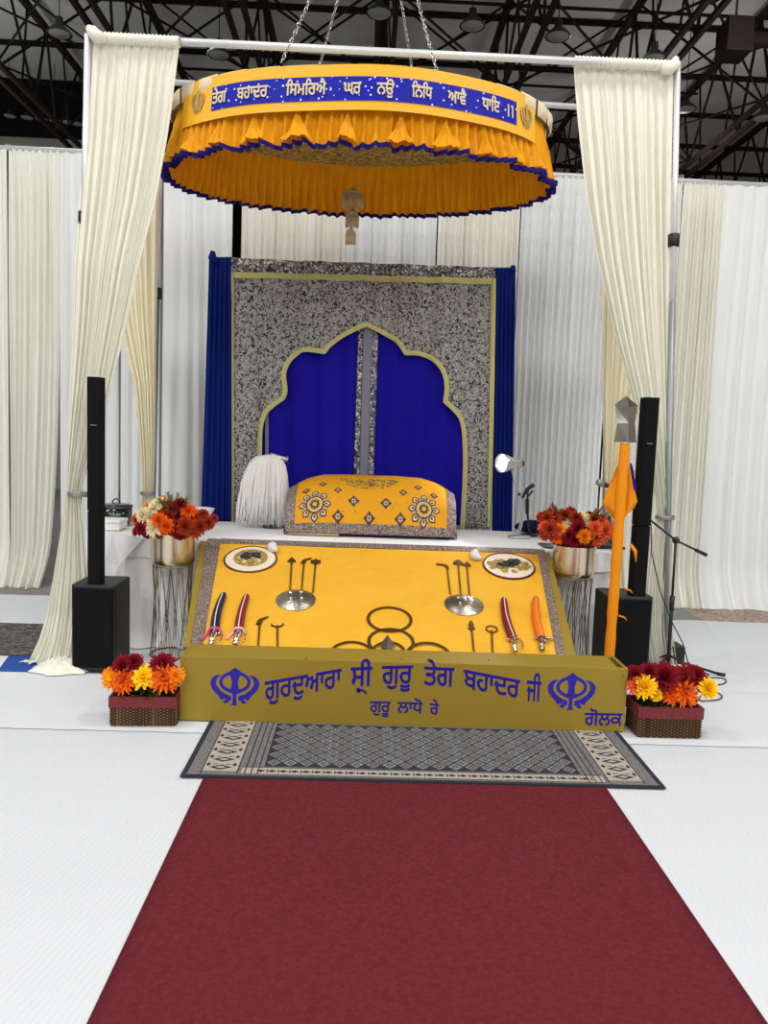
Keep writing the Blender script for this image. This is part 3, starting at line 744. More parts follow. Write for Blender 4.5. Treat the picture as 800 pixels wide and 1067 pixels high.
# top cloth with short overhang
t = thing('tablecloth', 'white cloth covering the tabletop with a short hanging edge', 'tablecloth', (.05,6.2,TZ))
MB().grid(lambda u, v: (lerp(TX0-.02,TX1+.02,u), lerp(TY0-.02,TY1+.01,v), TZ+.001+.004*abs(noise.noise(Vector((u*9,v*6,2))))), 90, 30).build('top_panel', 'cloth_white', t, smooth=True)
skirt([(TX0-.026,TY1),(TX0-.026,TY0-.026),(TX1+.026,TY0-.026),(TX1+.026,TY1)], TZ-.14, TZ+.003, .012, 22, 0, 9, 6, 60).build('overhang', 'cloth_white', t, smooth=True)
c1 = Vector((TX0-.03,TY0-.04,TZ)); pp = [oy(118,556,TY0-.05), oy(150,560,TY0-.06), oy(124,590,TY0-.08), oy(113,618,TY0-.07), oy(104,622,TY0-.02), oy(110,585,TY0)]
MB().add([pp[0],pp[1],pp[2],pp[3],pp[4],pp[5]], [(0,5,4,3,2),(0,2,1)]).build('corner_fold', 'cloth_white', t, solid=.004)

# side table at left
sxa, sxb = -2.12, -1.765
t = thing('side_table', 'small white cloth-covered side table at left behind the flower stand', 'table', (-1.94,6.2,.01))
MB().box(sxa,sxb,5.9,6.75,TZ-.06,TZ-.006).build('tabletop', 'white_card', t, bevel=.004)
skirt([(sxa,6.75),(sxa,5.895),(sxb,5.895),(sxb,6.75)], .014, TZ-.008, .008, 10, .02, 5, 12, 60).build('cloth', 'cloth_white', t, smooth=True)

# things on the side table
p = oz(121.5, 552, TZ)
p = Vector((oy(121,545,6.3).x, 6.3, TZ))
t = thing('roaster_pot', 'black enamel roaster pot with lid at the left behind white box', 'pot', (p.x,p.y,p.z))
MB().lathe([(.001,.001),(.105,.001),(.122,.03),(.128,.15),(.124,.15)], p, 36).build('pot_body', 'enamel_black', t, smooth=True)
MB().lathe([(.129,.150),(.129,.158),(.124,.158)], p, 36).build('rim', 'badge', t, smooth=True)
lid = MB().lathe([(.135,.158),(.136,.166),(.10,.178),(.03,.186),(.001,.187)], p, 36).build('lid', 'enamel_black', t, smooth=True)
MB().tube([(p.x+.03*cos(a), p.y, p.z+.184+.032*sin(a)) for a in [PI*i/10 for i in range(11)]], .006, 8).build('lid_handle', 'enamel_black', lid, smooth=True)
a = oy(100,556,6.0); b = oy(126.5,545,6.0)
t = thing('white_box', 'low white lidded box in front of the black roaster pot', 'box', (a.x,6.0,TZ))
MB().box(a.x,b.x,5.95,6.15,TZ,TZ+.055).build('box_body', 'white_card', t, bevel=.006)
MB().box(a.x-.004,b.x+.004,5.946,6.154,TZ+.055,TZ+.082).build('lid', 'white_card', t, bevel=.006)
p = Vector((oy(207,535,6.5).x, 6.5, TZ+.006)); zz = oy(207,528,6.5).z-TZ
o = MB().lathe([(.001,0),(.06,0),(.075,.015),(.11,.09),(.135,.135),(.128,.135),(.1,.09),(.06,.02),(.001,.018)], p, 28).build('bowl', 'porcelain', smooth=True)
tag(o, 'white bowl on the table behind the left flower arrangement', 'bowl')

# ------------------------------------------------------------------ cushion and embroidered cloth
CXL, CXR, CYF, CD = oy(297,556,6.0).x, oy(474.5,560,6.0).x, 6.0, .30
cxm, chw = (CXL+CXR)/2, (CXR-CXL)/2
def ch(x):
    s = abs((x-cxm)/chw); return interp([(0,.448),(.35,.448),(.6,.44),(.78,.405),(.9,.36),(.97,.33),(1,.32)], s)
cz0 = TZ+.03
def cp(x, ph, w=0):     # ph 0..pi front bottom over the top to the back
    hh = ch(x)-.0; y = CYF+CD*(1-cos(ph))*1.0; z = cz0+hh*(sin(ph)**.72 if ph < PI and ph > 0 else 0)
    n_ = Vector((0,-cos(ph)*hh,sin(ph)*CD)).normalized()
    return Vector((x, y, z))+n_*w
def ph_of(z, x): return math.asin(min(1,max(0,(z-cz0)/ch(x)))**(1/.72))
t = thing('throne_cushion', 'low navy and gold cushion base under the embroidered yellow cloth', 'cushion', (cxm,CYF+CD,TZ+.005))
MB().box(CXL+.03,CXR-.03,CYF+.03,CYF+2*CD-.03,TZ+.006,TZ+.05).build('base_pad', 'velvet_navy', t, bevel=.015)
MB().grid(lambda u, v: (lerp(CXL+.04,CXR-.04,u), CYF+.05+.5*v, cz0+ (ch(lerp(CXL+.04,CXR-.04,u))-.04)*sin(PI*lerp(.05,.95,v))**.72), 40, 16).build('bolster', 'velvet_navy', t, smooth=True)
MB().tube([(CXL+.02,CYF+.01,TZ+.018),(cxm-.25,CYF+.0,TZ+.017)], .010, 8).build('gold_edge', 'gold_thin', t, smooth=True)
t = thing('embroidered_cloth', 'yellow cloth with embroidered rosettes and grey border draped over the cushion', 'cloth', (cxm,CYF+CD,cz0))
bw = .075
xa, xb = CXL+bw*.9, CXR-bw*.9; phb = .085
MB().grid(lambda u, v: cp(lerp(xa,xb,u), lerp(phb,PI,v), .004+.004*noise.noise(Vector((u*6,v*5,1)))), 70, 40).build('cloth_panel', 'rumala', t, smooth=True)
bb = MB()
bb.grid(lambda u, v: cp(lerp(CXL,CXR,u), lerp(-.0,phb+.01,v), .007), 70, 3)
for x0, x1 in ((CXL,xa+.005),(xb-.005,CXR)):
    bb.grid(lambda u, v: cp(lerp(x0,x1,u), lerp(0,PI,v), .007), 5, 30)
# side flaps of the border at each end
for e, x0 in ((-1,CXL),(1,CXR)):
    bb.grid(lambda u, v: (x0+e*.02*v, CYF+.04+u*(2*CD-.08), lerp(cz0+ch(x0)*sin(lerp(.2,PI-.2,u))**.72, TZ+.008, v)), 14, 6)
bb.build('brocade_border', 'lace', t, smooth=True)
def motif_fn(px, py):
    Yg = CYF+.02
    for _ in range(4):
        q = oy(px, py, Yg); ph = ph_of(q.z, q.x); Yg = cp(q.x, ph).y
    return q.x, ph
def rosette(px, py, R):
    x0, ph0 = motif_fn(px, py)
    f_ = lambda w0: (lambda x, y, d: cp(x0+x, ph0+y/ .40, w0+d))
    mb = MB()
    circ = lambda r, n=24: [(r*cos(2*PI*k/n), r*sin(2*PI*k/n)) for k in range(n)]
    star = lambda r1, r2, n, o_=0: [((r1 if k % 2 == 0 else r2)*cos(PI*k/n+o_), (r1 if k % 2 == 0 else r2)*sin(PI*k/n+o_)) for k in range(2*n)]
    def petal(c_, a, l, w):
        return [(c_*cos(a)-0, c_*sin(a))]+[((c_+l*s)*cos(a)+w*sin(PI*s)*cos(a+PI/2), (c_+l*s)*sin(a)+w*sin(PI*s)*sin(a+PI/2)) for s in (.25,.5,.75)]+[((c_+l)*cos(a), (c_+l)*sin(a))]+[((c_+l*s)*cos(a)-w*sin(PI*s)*cos(a+PI/2), (c_+l*s)*sin(a)-w*sin(PI*s)*sin(a+PI/2)) for s in (.75,.5,.25)]
    for k in range(8):
        a = k*PI/4; mb.cur = 1; mb.poly([petal(R*.5, a, R*.55, R*.24)], f_(.008), .0012); mb.cur = 2; mb.poly([petal(R*.58, a, R*.38, R*.15)], f_(.0095), .001)
        mb.cur = 1; mb.poly([petal(R*.62, a, R*.22, R*.07)], f_(.0107), .001)
        mb.cur = 0; mb.poly([petal(R*.55, a+PI/8, R*.33, R*.09)], f_(.0085), .001)
    mb.cur = 1; mb.poly([circ(R*.56), circ(R*.50)], f_(.010), .001); mb.cur = 2; mb.poly([circ(R*.48), circ(R*.36)], f_(.0095), .001)
    mb.cur = 0
    for k in range(16): a = k*PI/8; mb.poly([[(R*.42*cos(a)+.006*cos(b), R*.42*sin(a)+.006*sin(b)) for b in (0,PI/2,PI,1.5*PI)]], f_(.011), .001)
    mb.cur = 1; mb.poly([star(R*.34, R*.22, 8)], f_(.0105), .001); mb.cur = 3; mb.poly([circ(R*.14)], f_(.0118), .003)
    mb.build('rosette', ['thread_gold','thread_dark','thread_pale','thread_green'], t)
rosette(328, 525.5, .122); rosette(441.5, 530.5, .122)
def diamond(px, py, a):
    x0, ph0 = motif_fn(px, py); f_ = lambda w0: (lambda x, y, d: cp(x0+x, ph0+y/.40, w0+d))
    mb = MB()
    D = lambda r: [(r,0),(r*.45,r*.45),(0,r),(-r*.45,r*.45),(-r,0),(-r*.45,-r*.45),(0,-r),(r*.45,-r*.45)]
    mb.poly([D(a)], f_(.008), .001); mb.cur = 1; mb.poly([D(a*.55)], f_(.0092), .001); mb.cur = 0
    mb.poly([[(-a*.6,-a*.07),(a*.6,-a*.07),(a*.6,a*.07),(-a*.6,a*.07)]], f_(.0104), .001); mb.poly([[(-a*.07,-a*.6),(a*.07,-a*.6),(a*.07,a*.6),(-a*.07,a*.6)]], f_(.0106), .001)
    mb.build('diamond_motif', ['thread_dark','thread_pale'], t)
for q in ((352,538),(384.5,540),(417,541),(368.5,522),(402,524.5)): diamond(*q, .048)
for q in ((319,512),(336.5,505),(352,511),(420,513.5),(435.5,508.5),(452,517)): diamond(*q, .034)
# half mandala at top centre
x0, ph0 = motif_fn(385, 502)
mb = MB(); rr = random.Random(4)
for k in range(380):
    a = PI+PI*rr.random(); q = rr.random()**.5; x, y = .23*q*cos(a), .14*q*sin(a)+.03; s = .006
    mb.cur = k % 3; mb.poly([[(x+s*1.5*cos(b+k), y+s*sin(b+k)) for b in (0,PI/2,PI,1.5*PI)]], lambda u_, v_, d: cp(x0+u_, ph0+v_/.40, .006+d), .0015)
mb.build('mandala_motif', ['thread_gold','thread_green','thread_dark'], t)
mb = MB()
for k in range(90):
    x = lerp(xa+.03,xb-.03,rr.random()); ph = lerp(.2,1.2,rr.random()); s = .004
    mb.cur = k % 2; mb.poly([[(s*cos(b), s*sin(b)) for b in (0,PI/2,PI,1.5*PI)]], lambda u_, v_, d: cp(x+u_, ph+v_/.40, .008+d), .001)
mb.build('sequin', ['thread_dark','thread_pale'], t)['kind'] = 'stuff'

# fly whisk
wy = 6.45
apx = oy(284, 474, wy); bot = TZ+.008
t = thing('fly_whisk', 'bushy white hair fly whisk standing beside the embroidered cushion', 'fly whisk', (apx.x,wy,TZ+.004))
mb = MB(); rr = random.Random(11)
lX, rX = oy(245,540,wy).x, oy(300,540,wy).x
def strand(fx, fy, len_, thick, jit=0):
    # fx -1..1 across, fy -1..1 depth
    x1 = apx.x+ (fx*(apx.x-lX) if fx < 0 else fx*(rX-apx.x-.0)); y1 = wy+fy*.12
    z1 = bot+(1-len_)*.5
    pts = []
    for i in range(8):
        s = i/7; e = s**.45
        bul = sin(PI*min(1,s*1.15))*.035*(-1 if fx < 0 else 1)*abs(fx)
        pts.append((lerp(apx.x-.01, x1, e*.92+s*.08)+bul+jit*s*noise.noise(Vector((fx*9,fy*9,s*3)))*.03, lerp(wy, y1, e), lerp(apx.z+.0, z1, s**1.35)+.022*sin(PI*min(1,s*2.2))*(1-abs(fx)*.3)))
    mb.tube(pts, [thick*.7,thick,thick,thick,thick*.9,thick*.7,thick*.45,.0008], 5, cap=False)
for k in range(420):
    fx = rr.uniform(-1,1); fy = -abs(rr.uniform(-1,1)) if rr.random() < .75 else rr.uniform(0,1)
    q = math.hypot(fx,fy); fx, fy = (fx/q, fy/q) if q > 1 else (fx, fy)
    strand(fx, fy, rr.uniform(.80,1.0), rr.uniform(.005,.011), 1)
mb.build('hair', 'hair', t, smooth=True)
MB().tube([apx+Vector((-.02,0,0)), oy(293,477,wy), oy(300,479,wy)], [.02,.018,.024], 10).build('handle', 'lamp_silver', t, smooth=True)
MB().tube([(apx.x+.03,wy+.02,TZ+.02),(apx.x+.02,wy+.01,apx.z)], .009, 8).build('stem', 'black_plastic', t)
MB().lathe([(.001,0),(.08,0),(.07,.016),(.001,.02)], (apx.x,wy,TZ+.005), 24).build('base', 'black_plastic', t)

# ------------------------------------------------------------------ items at right end of the table
ly = 6.3
q = oy(543,557,ly); lb_ = Vector((oy(541,556,ly).x, ly, TZ+.006)); z_ = lambda px, py: oy(px, py, ly)
t = thing('desk_lamp', 'lit silver gooseneck-style desk lamp with bell shade on the table right of cushion', 'desk lamp', lb_)
MB().lathe([(.001,0),(.095,0),(.095,.014),(.08,.02),(.001,.022)], lb_, 32, 1, .75).build('base', 'lamp_silver', t, smooth=True)
J = [z_(541,553), z_(541,515), z_(532,486)]
for dx in (-.008,.008):
    MB().tube([J[0]+Vector((dx,0,0)), z_(544,540)+Vector((dx,0,0)), J[1]+Vector((dx,0,0))], .0055, 6).build('lower_arm', 'lamp_silver', t)
MB().tube([J[1], z_(536,502), J[2]], .0055, 6).build('upper_arm', 'lamp_silver', t); MB().ball(J[1], .014).build('joint', 'black_plastic', t, smooth=True)
hd = z_(539,483); tip = z_(515,482)
ax = (tip+Vector((0,-.10,.0))-hd); L_ = ax.length; axn = ax.normalized()
mt = axn.to_track_quat('Z','Y').to_matrix()
def axl(mb, prof, n=28):
    m_ = len(prof); vs = [hd+mt @ Vector((r*cos(2*PI*k/n), r*sin(2*PI*k/n), z)) for r, z in prof for k in range(n)]
    return mb.add(vs, [(i*n+k, i*n+(k+1)%n, (i+1)*n+(k+1)%n, (i+1)*n+k) for i in range(m_-1) for k in range(n)])
sh_ = axl(MB(), [(.001,-.03),(.03,-.03),(.034,-.0),(.036,.03),(.052,.07),(.070,.12),(.080,.17),(.076,.17),(.066,.12),(.048,.07),(.02,.04)]).build('shade', 'lamp_silver', t, smooth=True)
axl(MB(), [(.001,.160),(.035,.157),(.062,.14),(.058,.11),(.03,.07)], 20).build('bulb', 'bulb', t, smooth=True)
axl(MB(), [(.001,-.055),(.024,-.055),(.026,-.02)], 20).build('cap', 'black_plastic', t, smooth=True)
pl = bpy.data.lights.new('lamp_light', 'SPOT'); pl.energy = 9; pl.spot_size = 2.2; pl.shadow_soft_size = .05; po = bpy.data.objects.new('lamp_light', pl); C.objects.link(po)
po.location = hd+axn*.19; po.rotation_euler = (-axn).to_track_quat('Z','Y').to_euler()
# desk microphone stand
my = 6.45; z_ = lambda px, py: oy(px, py, my); b0 = Vector((z_(552,550).x, my, TZ+.006))
t = thing('desk_microphone_stand', 'short black desk microphone stand with empty clip beside the silver lamp', 'microphone stand', b0)
MB().lathe([(.001,0),(.075,0),(.075,.012),(.02,.022),(.001,.024)], b0, 24).build('base', 'black_plastic', t, smooth=True)
MB().tube([b0+Vector((0,0,.02)), z_(549,530), z_(550,508)], .009, 8).build('pole', 'black_plastic', t); MB().tube([z_(549,535), z_(549,520)], .016, 10).build('collar', 'black_plastic', t)
MB().tube([z_(544,519), z_(549,510), z_(556,505)], [.012,.016,.018], 8).build('clip', 'black_plastic', t); MB().tube([z_(551,517), z_(555,511)], .008, 8).build('knob', 'black_plastic', t)
# navy cloth bag
c0 = oy(555,547,6.6)
def bag(u, v):
    a = 2*PI*u; ph = PI*v-PI/2; n_ = 1+.18*noise.noise(Vector((cos(a)*2,sin(a)*2,v*3)))
    return (c0.x+.15*cos(ph)*cos(a)*n_, 6.6+.07*cos(ph)*sin(a)*n_, TZ+.008+.055*(1+sin(ph))*n_)
tag(MB().grid(bag, 28, 14, True).build('cloth_bundle', 'bag_navy', smooth=True), 'crumpled navy cloth bundle behind the desk microphone stand', 'cloth')
# tablet
a = oz(552,561,TZ+.012); b = oz(577,567,TZ+.012)
t = thing('tablet', 'grey tablet lying flat on the table left of right flower vase', 'tablet', (a.x,5.8,TZ+.006))
MB().box(a.x,b.x+.02,5.72,5.95,TZ+.006,TZ+.016).build('case', 'tablet_grey', t, bevel=.003); MB().box(a.x+.01,b.x+.01,5.73,5.94,TZ+.016,TZ+.0175).build('screen', 'black_gloss', t)
# grey round thing behind flowers
p = oy(568,537,6.65)
tag(MB().ball((p.x,6.65,TZ+.075), .07, 18, 12, (1.0,.8,1.0)).build('round_bag', 'sprig', smooth=True), 'rounded olive-grey bundle half hidden behind right flowers', 'bundle')
# black angular device at table right
a = oy(630,572,5.9); t = thing('black_screen', 'small black angular screen propped on the table behind the orange pole', 'screen', (a.x,5.9,TZ+.006))
X0 = oy(624,560,5.9).x; X1 = oy(637,560,5.9).x; zt_ = oy(634,538,5.9).z
MB().add([(X0,5.86,TZ+.006),(X1,5.86,TZ+.006),(X1,5.95,zt_),(X1-.02,5.95,zt_),(X0,5.9,TZ+.006),(X1,5.9,TZ+.006),(X1,5.97,zt_),(X1-.02,5.97,zt_)], [(0,1,2,3),(4,7,6,5),(0,4,5,1),(1,5,6,2),(2,6,7,3),(3,7,4,0)]).build('panel', 'black_gloss', t)
MB().box(X0-.05,X1+.08,5.8,5.95,TZ+.004,TZ+.02).build('foot', 'black_plastic', t, bevel=.003)

# ------------------------------------------------------------------ flowers
def petal(mb, c, dirv, upv, l, w, curl, nn=3):
    d = dirv.normalized(); s = d.cross(upv).normalized(); u_ = s.cross(d)
    vs = []
    for i in range(nn+1):
        q = i/nn; ww = w*sin(PI*(.18+.72*q)); pos = c+d*(l*q)+u_*(curl*q*q*l)
        vs += [pos-s*ww+u_*ww*.35, pos-u_*ww*.1, pos+s*ww+u_*ww*.35]
    fs = []
    for i in range(nn): fs += [(3*i,3*i+1,3*i+4,3*i+3),(3*i+1,3*i+2,3*i+5,3*i+4)]
    mb.add(vs, fs)
FM = {}
def flower_mesh(kind, m, m2=None):
    key = (kind, m, m2)
    if key in FM: return FM[key]
    mb = MB(); rr = random.Random(hash(kind) % 97 if False else len(kind)*7+len(m)); R = 1.0
    if kind == 'mum':
        rows = [(.0,20,1.0,-.25),(.25,18,.98,-.05),(.5,16,.88,.15),(.78,13,.74,.35),(1.05,10,.58,.5),(1.3,6,.42,.5)]
    elif kind == 'spider':
        rows = [(-.1,16,1.1,-.15),(.2,14,1.0,.05),(.5,12,.8,.25),(.85,9,.6,.5),(1.2,5,.4,.5)]
    else:
        rows = [(.0,11,1.05,-.15),(.3,10,.85,.1),(.65,8,.6,.3),(1.0,6,.4,.4)]
    wd = {'mum':.15,'spider':.13,'daisy':.24}[kind]
    for ri, (el, n, l, cu) in enumerate(rows):
        mb.cur = 1 if (m2 and ri >= 3) else 0
        for k in range(n):
            a = 2*PI*(k+.5*(ri % 2))/n+rr.uniform(-.12,.12); e = el+rr.uniform(-.12,.12)
            d = Vector((cos(a)*cos(e), sin(a)*cos(e), sin(e)))
            petal(mb, Vector((0,0,.12))+d*.08, d, Vector((0,0,1)) if e < 1.2 else Vector((cos(a),sin(a),.3)), l*rr.uniform(.86,1.08), wd, cu*.6)
    mb.cur = 1 if m2 else 0; mb.ball((0,0,.12), .2, 8, 6)
    me = bpy.data.meshes.new('flower'); me.from_pydata(mb.v, [], mb.f)
    me.materials.append(MAT[m]); me.materials.append(MAT[m2 or m])
    for p_, i in zip(me.polygons, mb.mi): p_.material_index = i; p_.use_smooth = True
    FM[key] = me; return me
def add_flower(parent, kind, m, pos, R, dirv, m2=None, label=None):
    o = bpy.data.objects.new('flower', flower_mesh(kind, m, m2)); C.objects.link(o); o.parent = parent
    o.location = pos-Vector(OFF[parent.name]); o.scale = (R,R,R*.95)
    o.rotation_euler = (Vector(dirv).normalized().to_track_quat('Z','Y') @ Matrix.Rotation(random.uniform(0,6.28),3,'Z').to_quaternion()).to_euler()
    if label: o['label'] = label
    return o
LBL = {'flower_cream':'cream flower','flower_orange':'orange flower','flower_amber':'amber flower','flower_yellow':'yellow flower','flower_coral':'coral flower','flower_rust':'rust-coloured flower','flower_burgundy':'burgundy flower'}
def leaf(mb, p, d, l, w):
    petal(mb, Vector(p), Vector(d), Vector((0,0,1)), l, w, -.2, 4)

def wire_stand(cx, cy, r0, r1, z1, label, lab_v, rv, hv, side):
    t = thing('wire_plant_stand', label, 'plant stand', (cx,cy,.012))
    mb = MB()
    n = 18
    for k in range(n):
        for tw in (random.uniform(.25,.7),-random.uniform(.25,.7)):
            a0 = 2*PI*(k+random.uniform(-.3,.3))/n; pts = []
            for i in range(9):
                s = i/8; r_ = lerp(r0, r1, s)*(1-.10*sin(PI*s)); a_ = a0+tw*s
                pts.append((cx+r_*cos(a_), cy+r_*sin(a_), lerp(.018,z1,s)))
            mb.tube(pts, .0024, 5, cap=False)
    mb.build('wire_cage', 'bronze_wire', t)
    MB().tube([(cx+r0*cos(q*PI/18), cy+r0*sin(q*PI/18), .017) for q in range(36)], .005, 6, close=True).build('bottom_ring', 'bronze_wire', t)
    MB().tube([(cx+r1*cos(q*PI/18), cy+r1*sin(q*PI/18), z1) for q in range(36)], .005, 6, close=True).build('top_ring', 'bronze_wire', t)
    o = MB().lathe([(.001,0),(rv*.86,0),(rv*.88,.001),(rv*.96,.012),(rv*.995,.030),(rv,.036),(rv*1.005,hv*.5),(rv*1.01,hv-.004),(rv*1.01,hv),(rv*.985,hv),(rv*.98,hv-.004),(rv*.97,hv-.03),(.001,hv-.03)], (cx,cy,z1+.006), 48).build('vase', 'chrome_champagne', smooth=True)
    # soil disc hidden by flowers
    tag(o, lab_v, 'vase')
    return z1+.006+hv
def arrangement(cx, cy, z, spec, label, Y):
    t = thing('flower_arrangement', label, 'flower arrangement', (cx,cy,z-.03))
    for (px, py, rpx, kind, m) in spec:
        yy = cy+(-.13 if py > spec_mid(spec) else .04)+random.uniform(-.03,.03)
        for q_ in range(2):
            yq = yy+.06+random.uniform(-.02,.03); pq = oy(px+random.uniform(-7,7), py+random.uniform(-5,4), yq)
            if abs(pq.x-cx) < .31: add_flower(t, kind, random.choice([m, 'flower_rust', 'flower_orange' if cx < 0 else 'flower_coral']), pq, rpx*.8*yq/800, Vector((pq.x-cx, -.3, (pq.z-z)+.1)))
        rpx *= 1.08; p = oy(px, py, yy); d = Vector((p.x-cx, -.55 if py > spec_mid(spec)-6 else -.25, (p.z-z)*1.1+.05))
        add_flower(t, kind, m, p, rpx*yy/800, d, label=LBL[m])
    mb = MB(); rr = random.Random(int(cx*100))
    for k in range(26):
        a = rr.uniform(0,2*PI); d = Vector((cos(a), sin(a), rr.uniform(.35,1.0))); leaf(mb, (cx+.10*cos(a), cy+.10*sin(a), z+rr.uniform(-.02,.06)), d, rr.uniform(.07,.12), .018)
    mb.build('foliage', 'leaf_rust', t, smooth=True)
    mb = MB()
    for k in range(40):
        a = rr.uniform(0,2*PI); r_ = rr.uniform(0,.12); mb.ball((cx+r_*cos(a), cy+r_*sin(a), z+rr.uniform(0,.09)), .028, 7, 5)
    mb.build('filler', 'flower_rust', t, smooth=True)
    return t
def spec_mid(spec): return sum(s[1] for s in spec)/len(spec)
def sprigs(t, tips, base, Y, m='sprig'):
    mb = MB(); b0 = oy(*base, Y)
    for (px, py) in tips:
        e = oy(px, py, Y); pts = [b0+(e-b0)*s+Vector((0,0,.01*sin(PI*s))) for s in (0,.3,.6,.85,1)]
        mb.tube(pts, [.003,.003,.0025,.002,.001], 5)
        for s in (.5,.6,.7,.8,.9):
            q = b0+(e-b0)*s; dd = (e-b0).normalized()
            for sg in (-1,1): leaf(mb, q, dd+Vector((sg*.5,-.2*sg,0)), .035, .006)
    mb.build('sprig', m, t, smooth=True)
vy = 5.36
lcx = oy(180,600,vy).x; rcx = oy(597,600,vy+.02).x
z1L = oy(180,593,vy-.1).z; topL = wire_stand(lcx, vy, .150, .135, .652, 'tall bronze wire plant stand at left beside the gold board', 'shiny champagne metal vase on the left wire stand', .148, .225, 0)
topR = wire_stand(rcx, vy+.02, .150, .135, .652, 'tall bronze wire plant stand at right behind the orange pole', 'shiny champagne metal vase on the right wire stand', .148, .225, 1)
specL = [(156,541,9,'mum','flower_cream'),(161,530,7,'mum','flower_cream'),(166,524.5,7,'mum','flower_cream'),(172,536,9,'mum','flower_amber'),(181,551,9,'mum','flower_burgundy') ,
 (160,550,9.5,'mum','flower_cream'),(147,551,7,'daisy','flower_burgundy'),(150,537,8,'mum','flower_cream'),(166,543,8,'mum','flower_orange'),(183,538,9,'mum','flower_burgundy'),(179,531,7,'mum','flower_rust'),
 (193,549,9,'mum','flower_rust'),(200,541,10,'daisy','flower_coral'),(196,533,8,'mum','flower_orange'),(208,549,8,'mum','flower_rust'),(212,537,6,'mum','flower_rust'),(217,545,6.5,'mum','flower_rust'),(202,553,8,'daisy','flower_coral'),
 (188,526,7,'mum','flower_burgundy'),(172,526,6,'mum','flower_rust'),(188,556,7,'mum','flower_burgundy'),(174,549,8,'mum','flower_orange'),(168,556,6,'mum','flower_burgundy'),(154,556,5,'daisy','flower_burgundy')]
tA = arrangement(lcx, vy, topL, specL, 'large arrangement of cream, orange and burgundy flowers in the left metal vase', vy)
sprigs(tA, [(174,513),(178,516),(186,514),(190,520),(170,522),(196,519),(165,519)], (181,540), vy)
specR = [(573,552,9,'daisy','flower_rust'),(570,540,8,'daisy','flower_rust'),(583,552.5,7,'mum','flower_amber'),(594,547,8.5,'mum','flower_cream'),(610,543,8,'mum','flower_cream'),(592,559,8,'mum','flower_burgundy'),(608,559,7.5,'mum','flower_amber'),
 (602,551,8,'mum','flower_burgundy'),(620,551,8,'daisy','flower_coral'),(630,553,9.5,'daisy','flower_coral'),(622,561,8,'daisy','flower_coral'),(580,560,7,'daisy','flower_orange'),(589,538,8,'mum','flower_rust'),(578,541,8,'daisy','flower_rust'),
 (600,540,7,'mum','flower_rust'),(569,556,7,'daisy','flower_rust'),(627,544,7,'daisy','flower_coral'),(618,541,6,'mum','flower_rust'),(598,563,7,'mum','flower_burgundy')]
tB = arrangement(rcx, vy+.02, topR, specR, 'large arrangement of rust, cream and coral flowers in the right metal vase', vy+.02)
sprigs(tB, [(566,533),(571,530),(577,528),(583,531),(562,538),(574,525)], (585,548), vy+.05, 'leaf_rust'); sprigs(tB, [(622,532),(628,530),(634,535),(627,537)], (612,548), vy+.05)

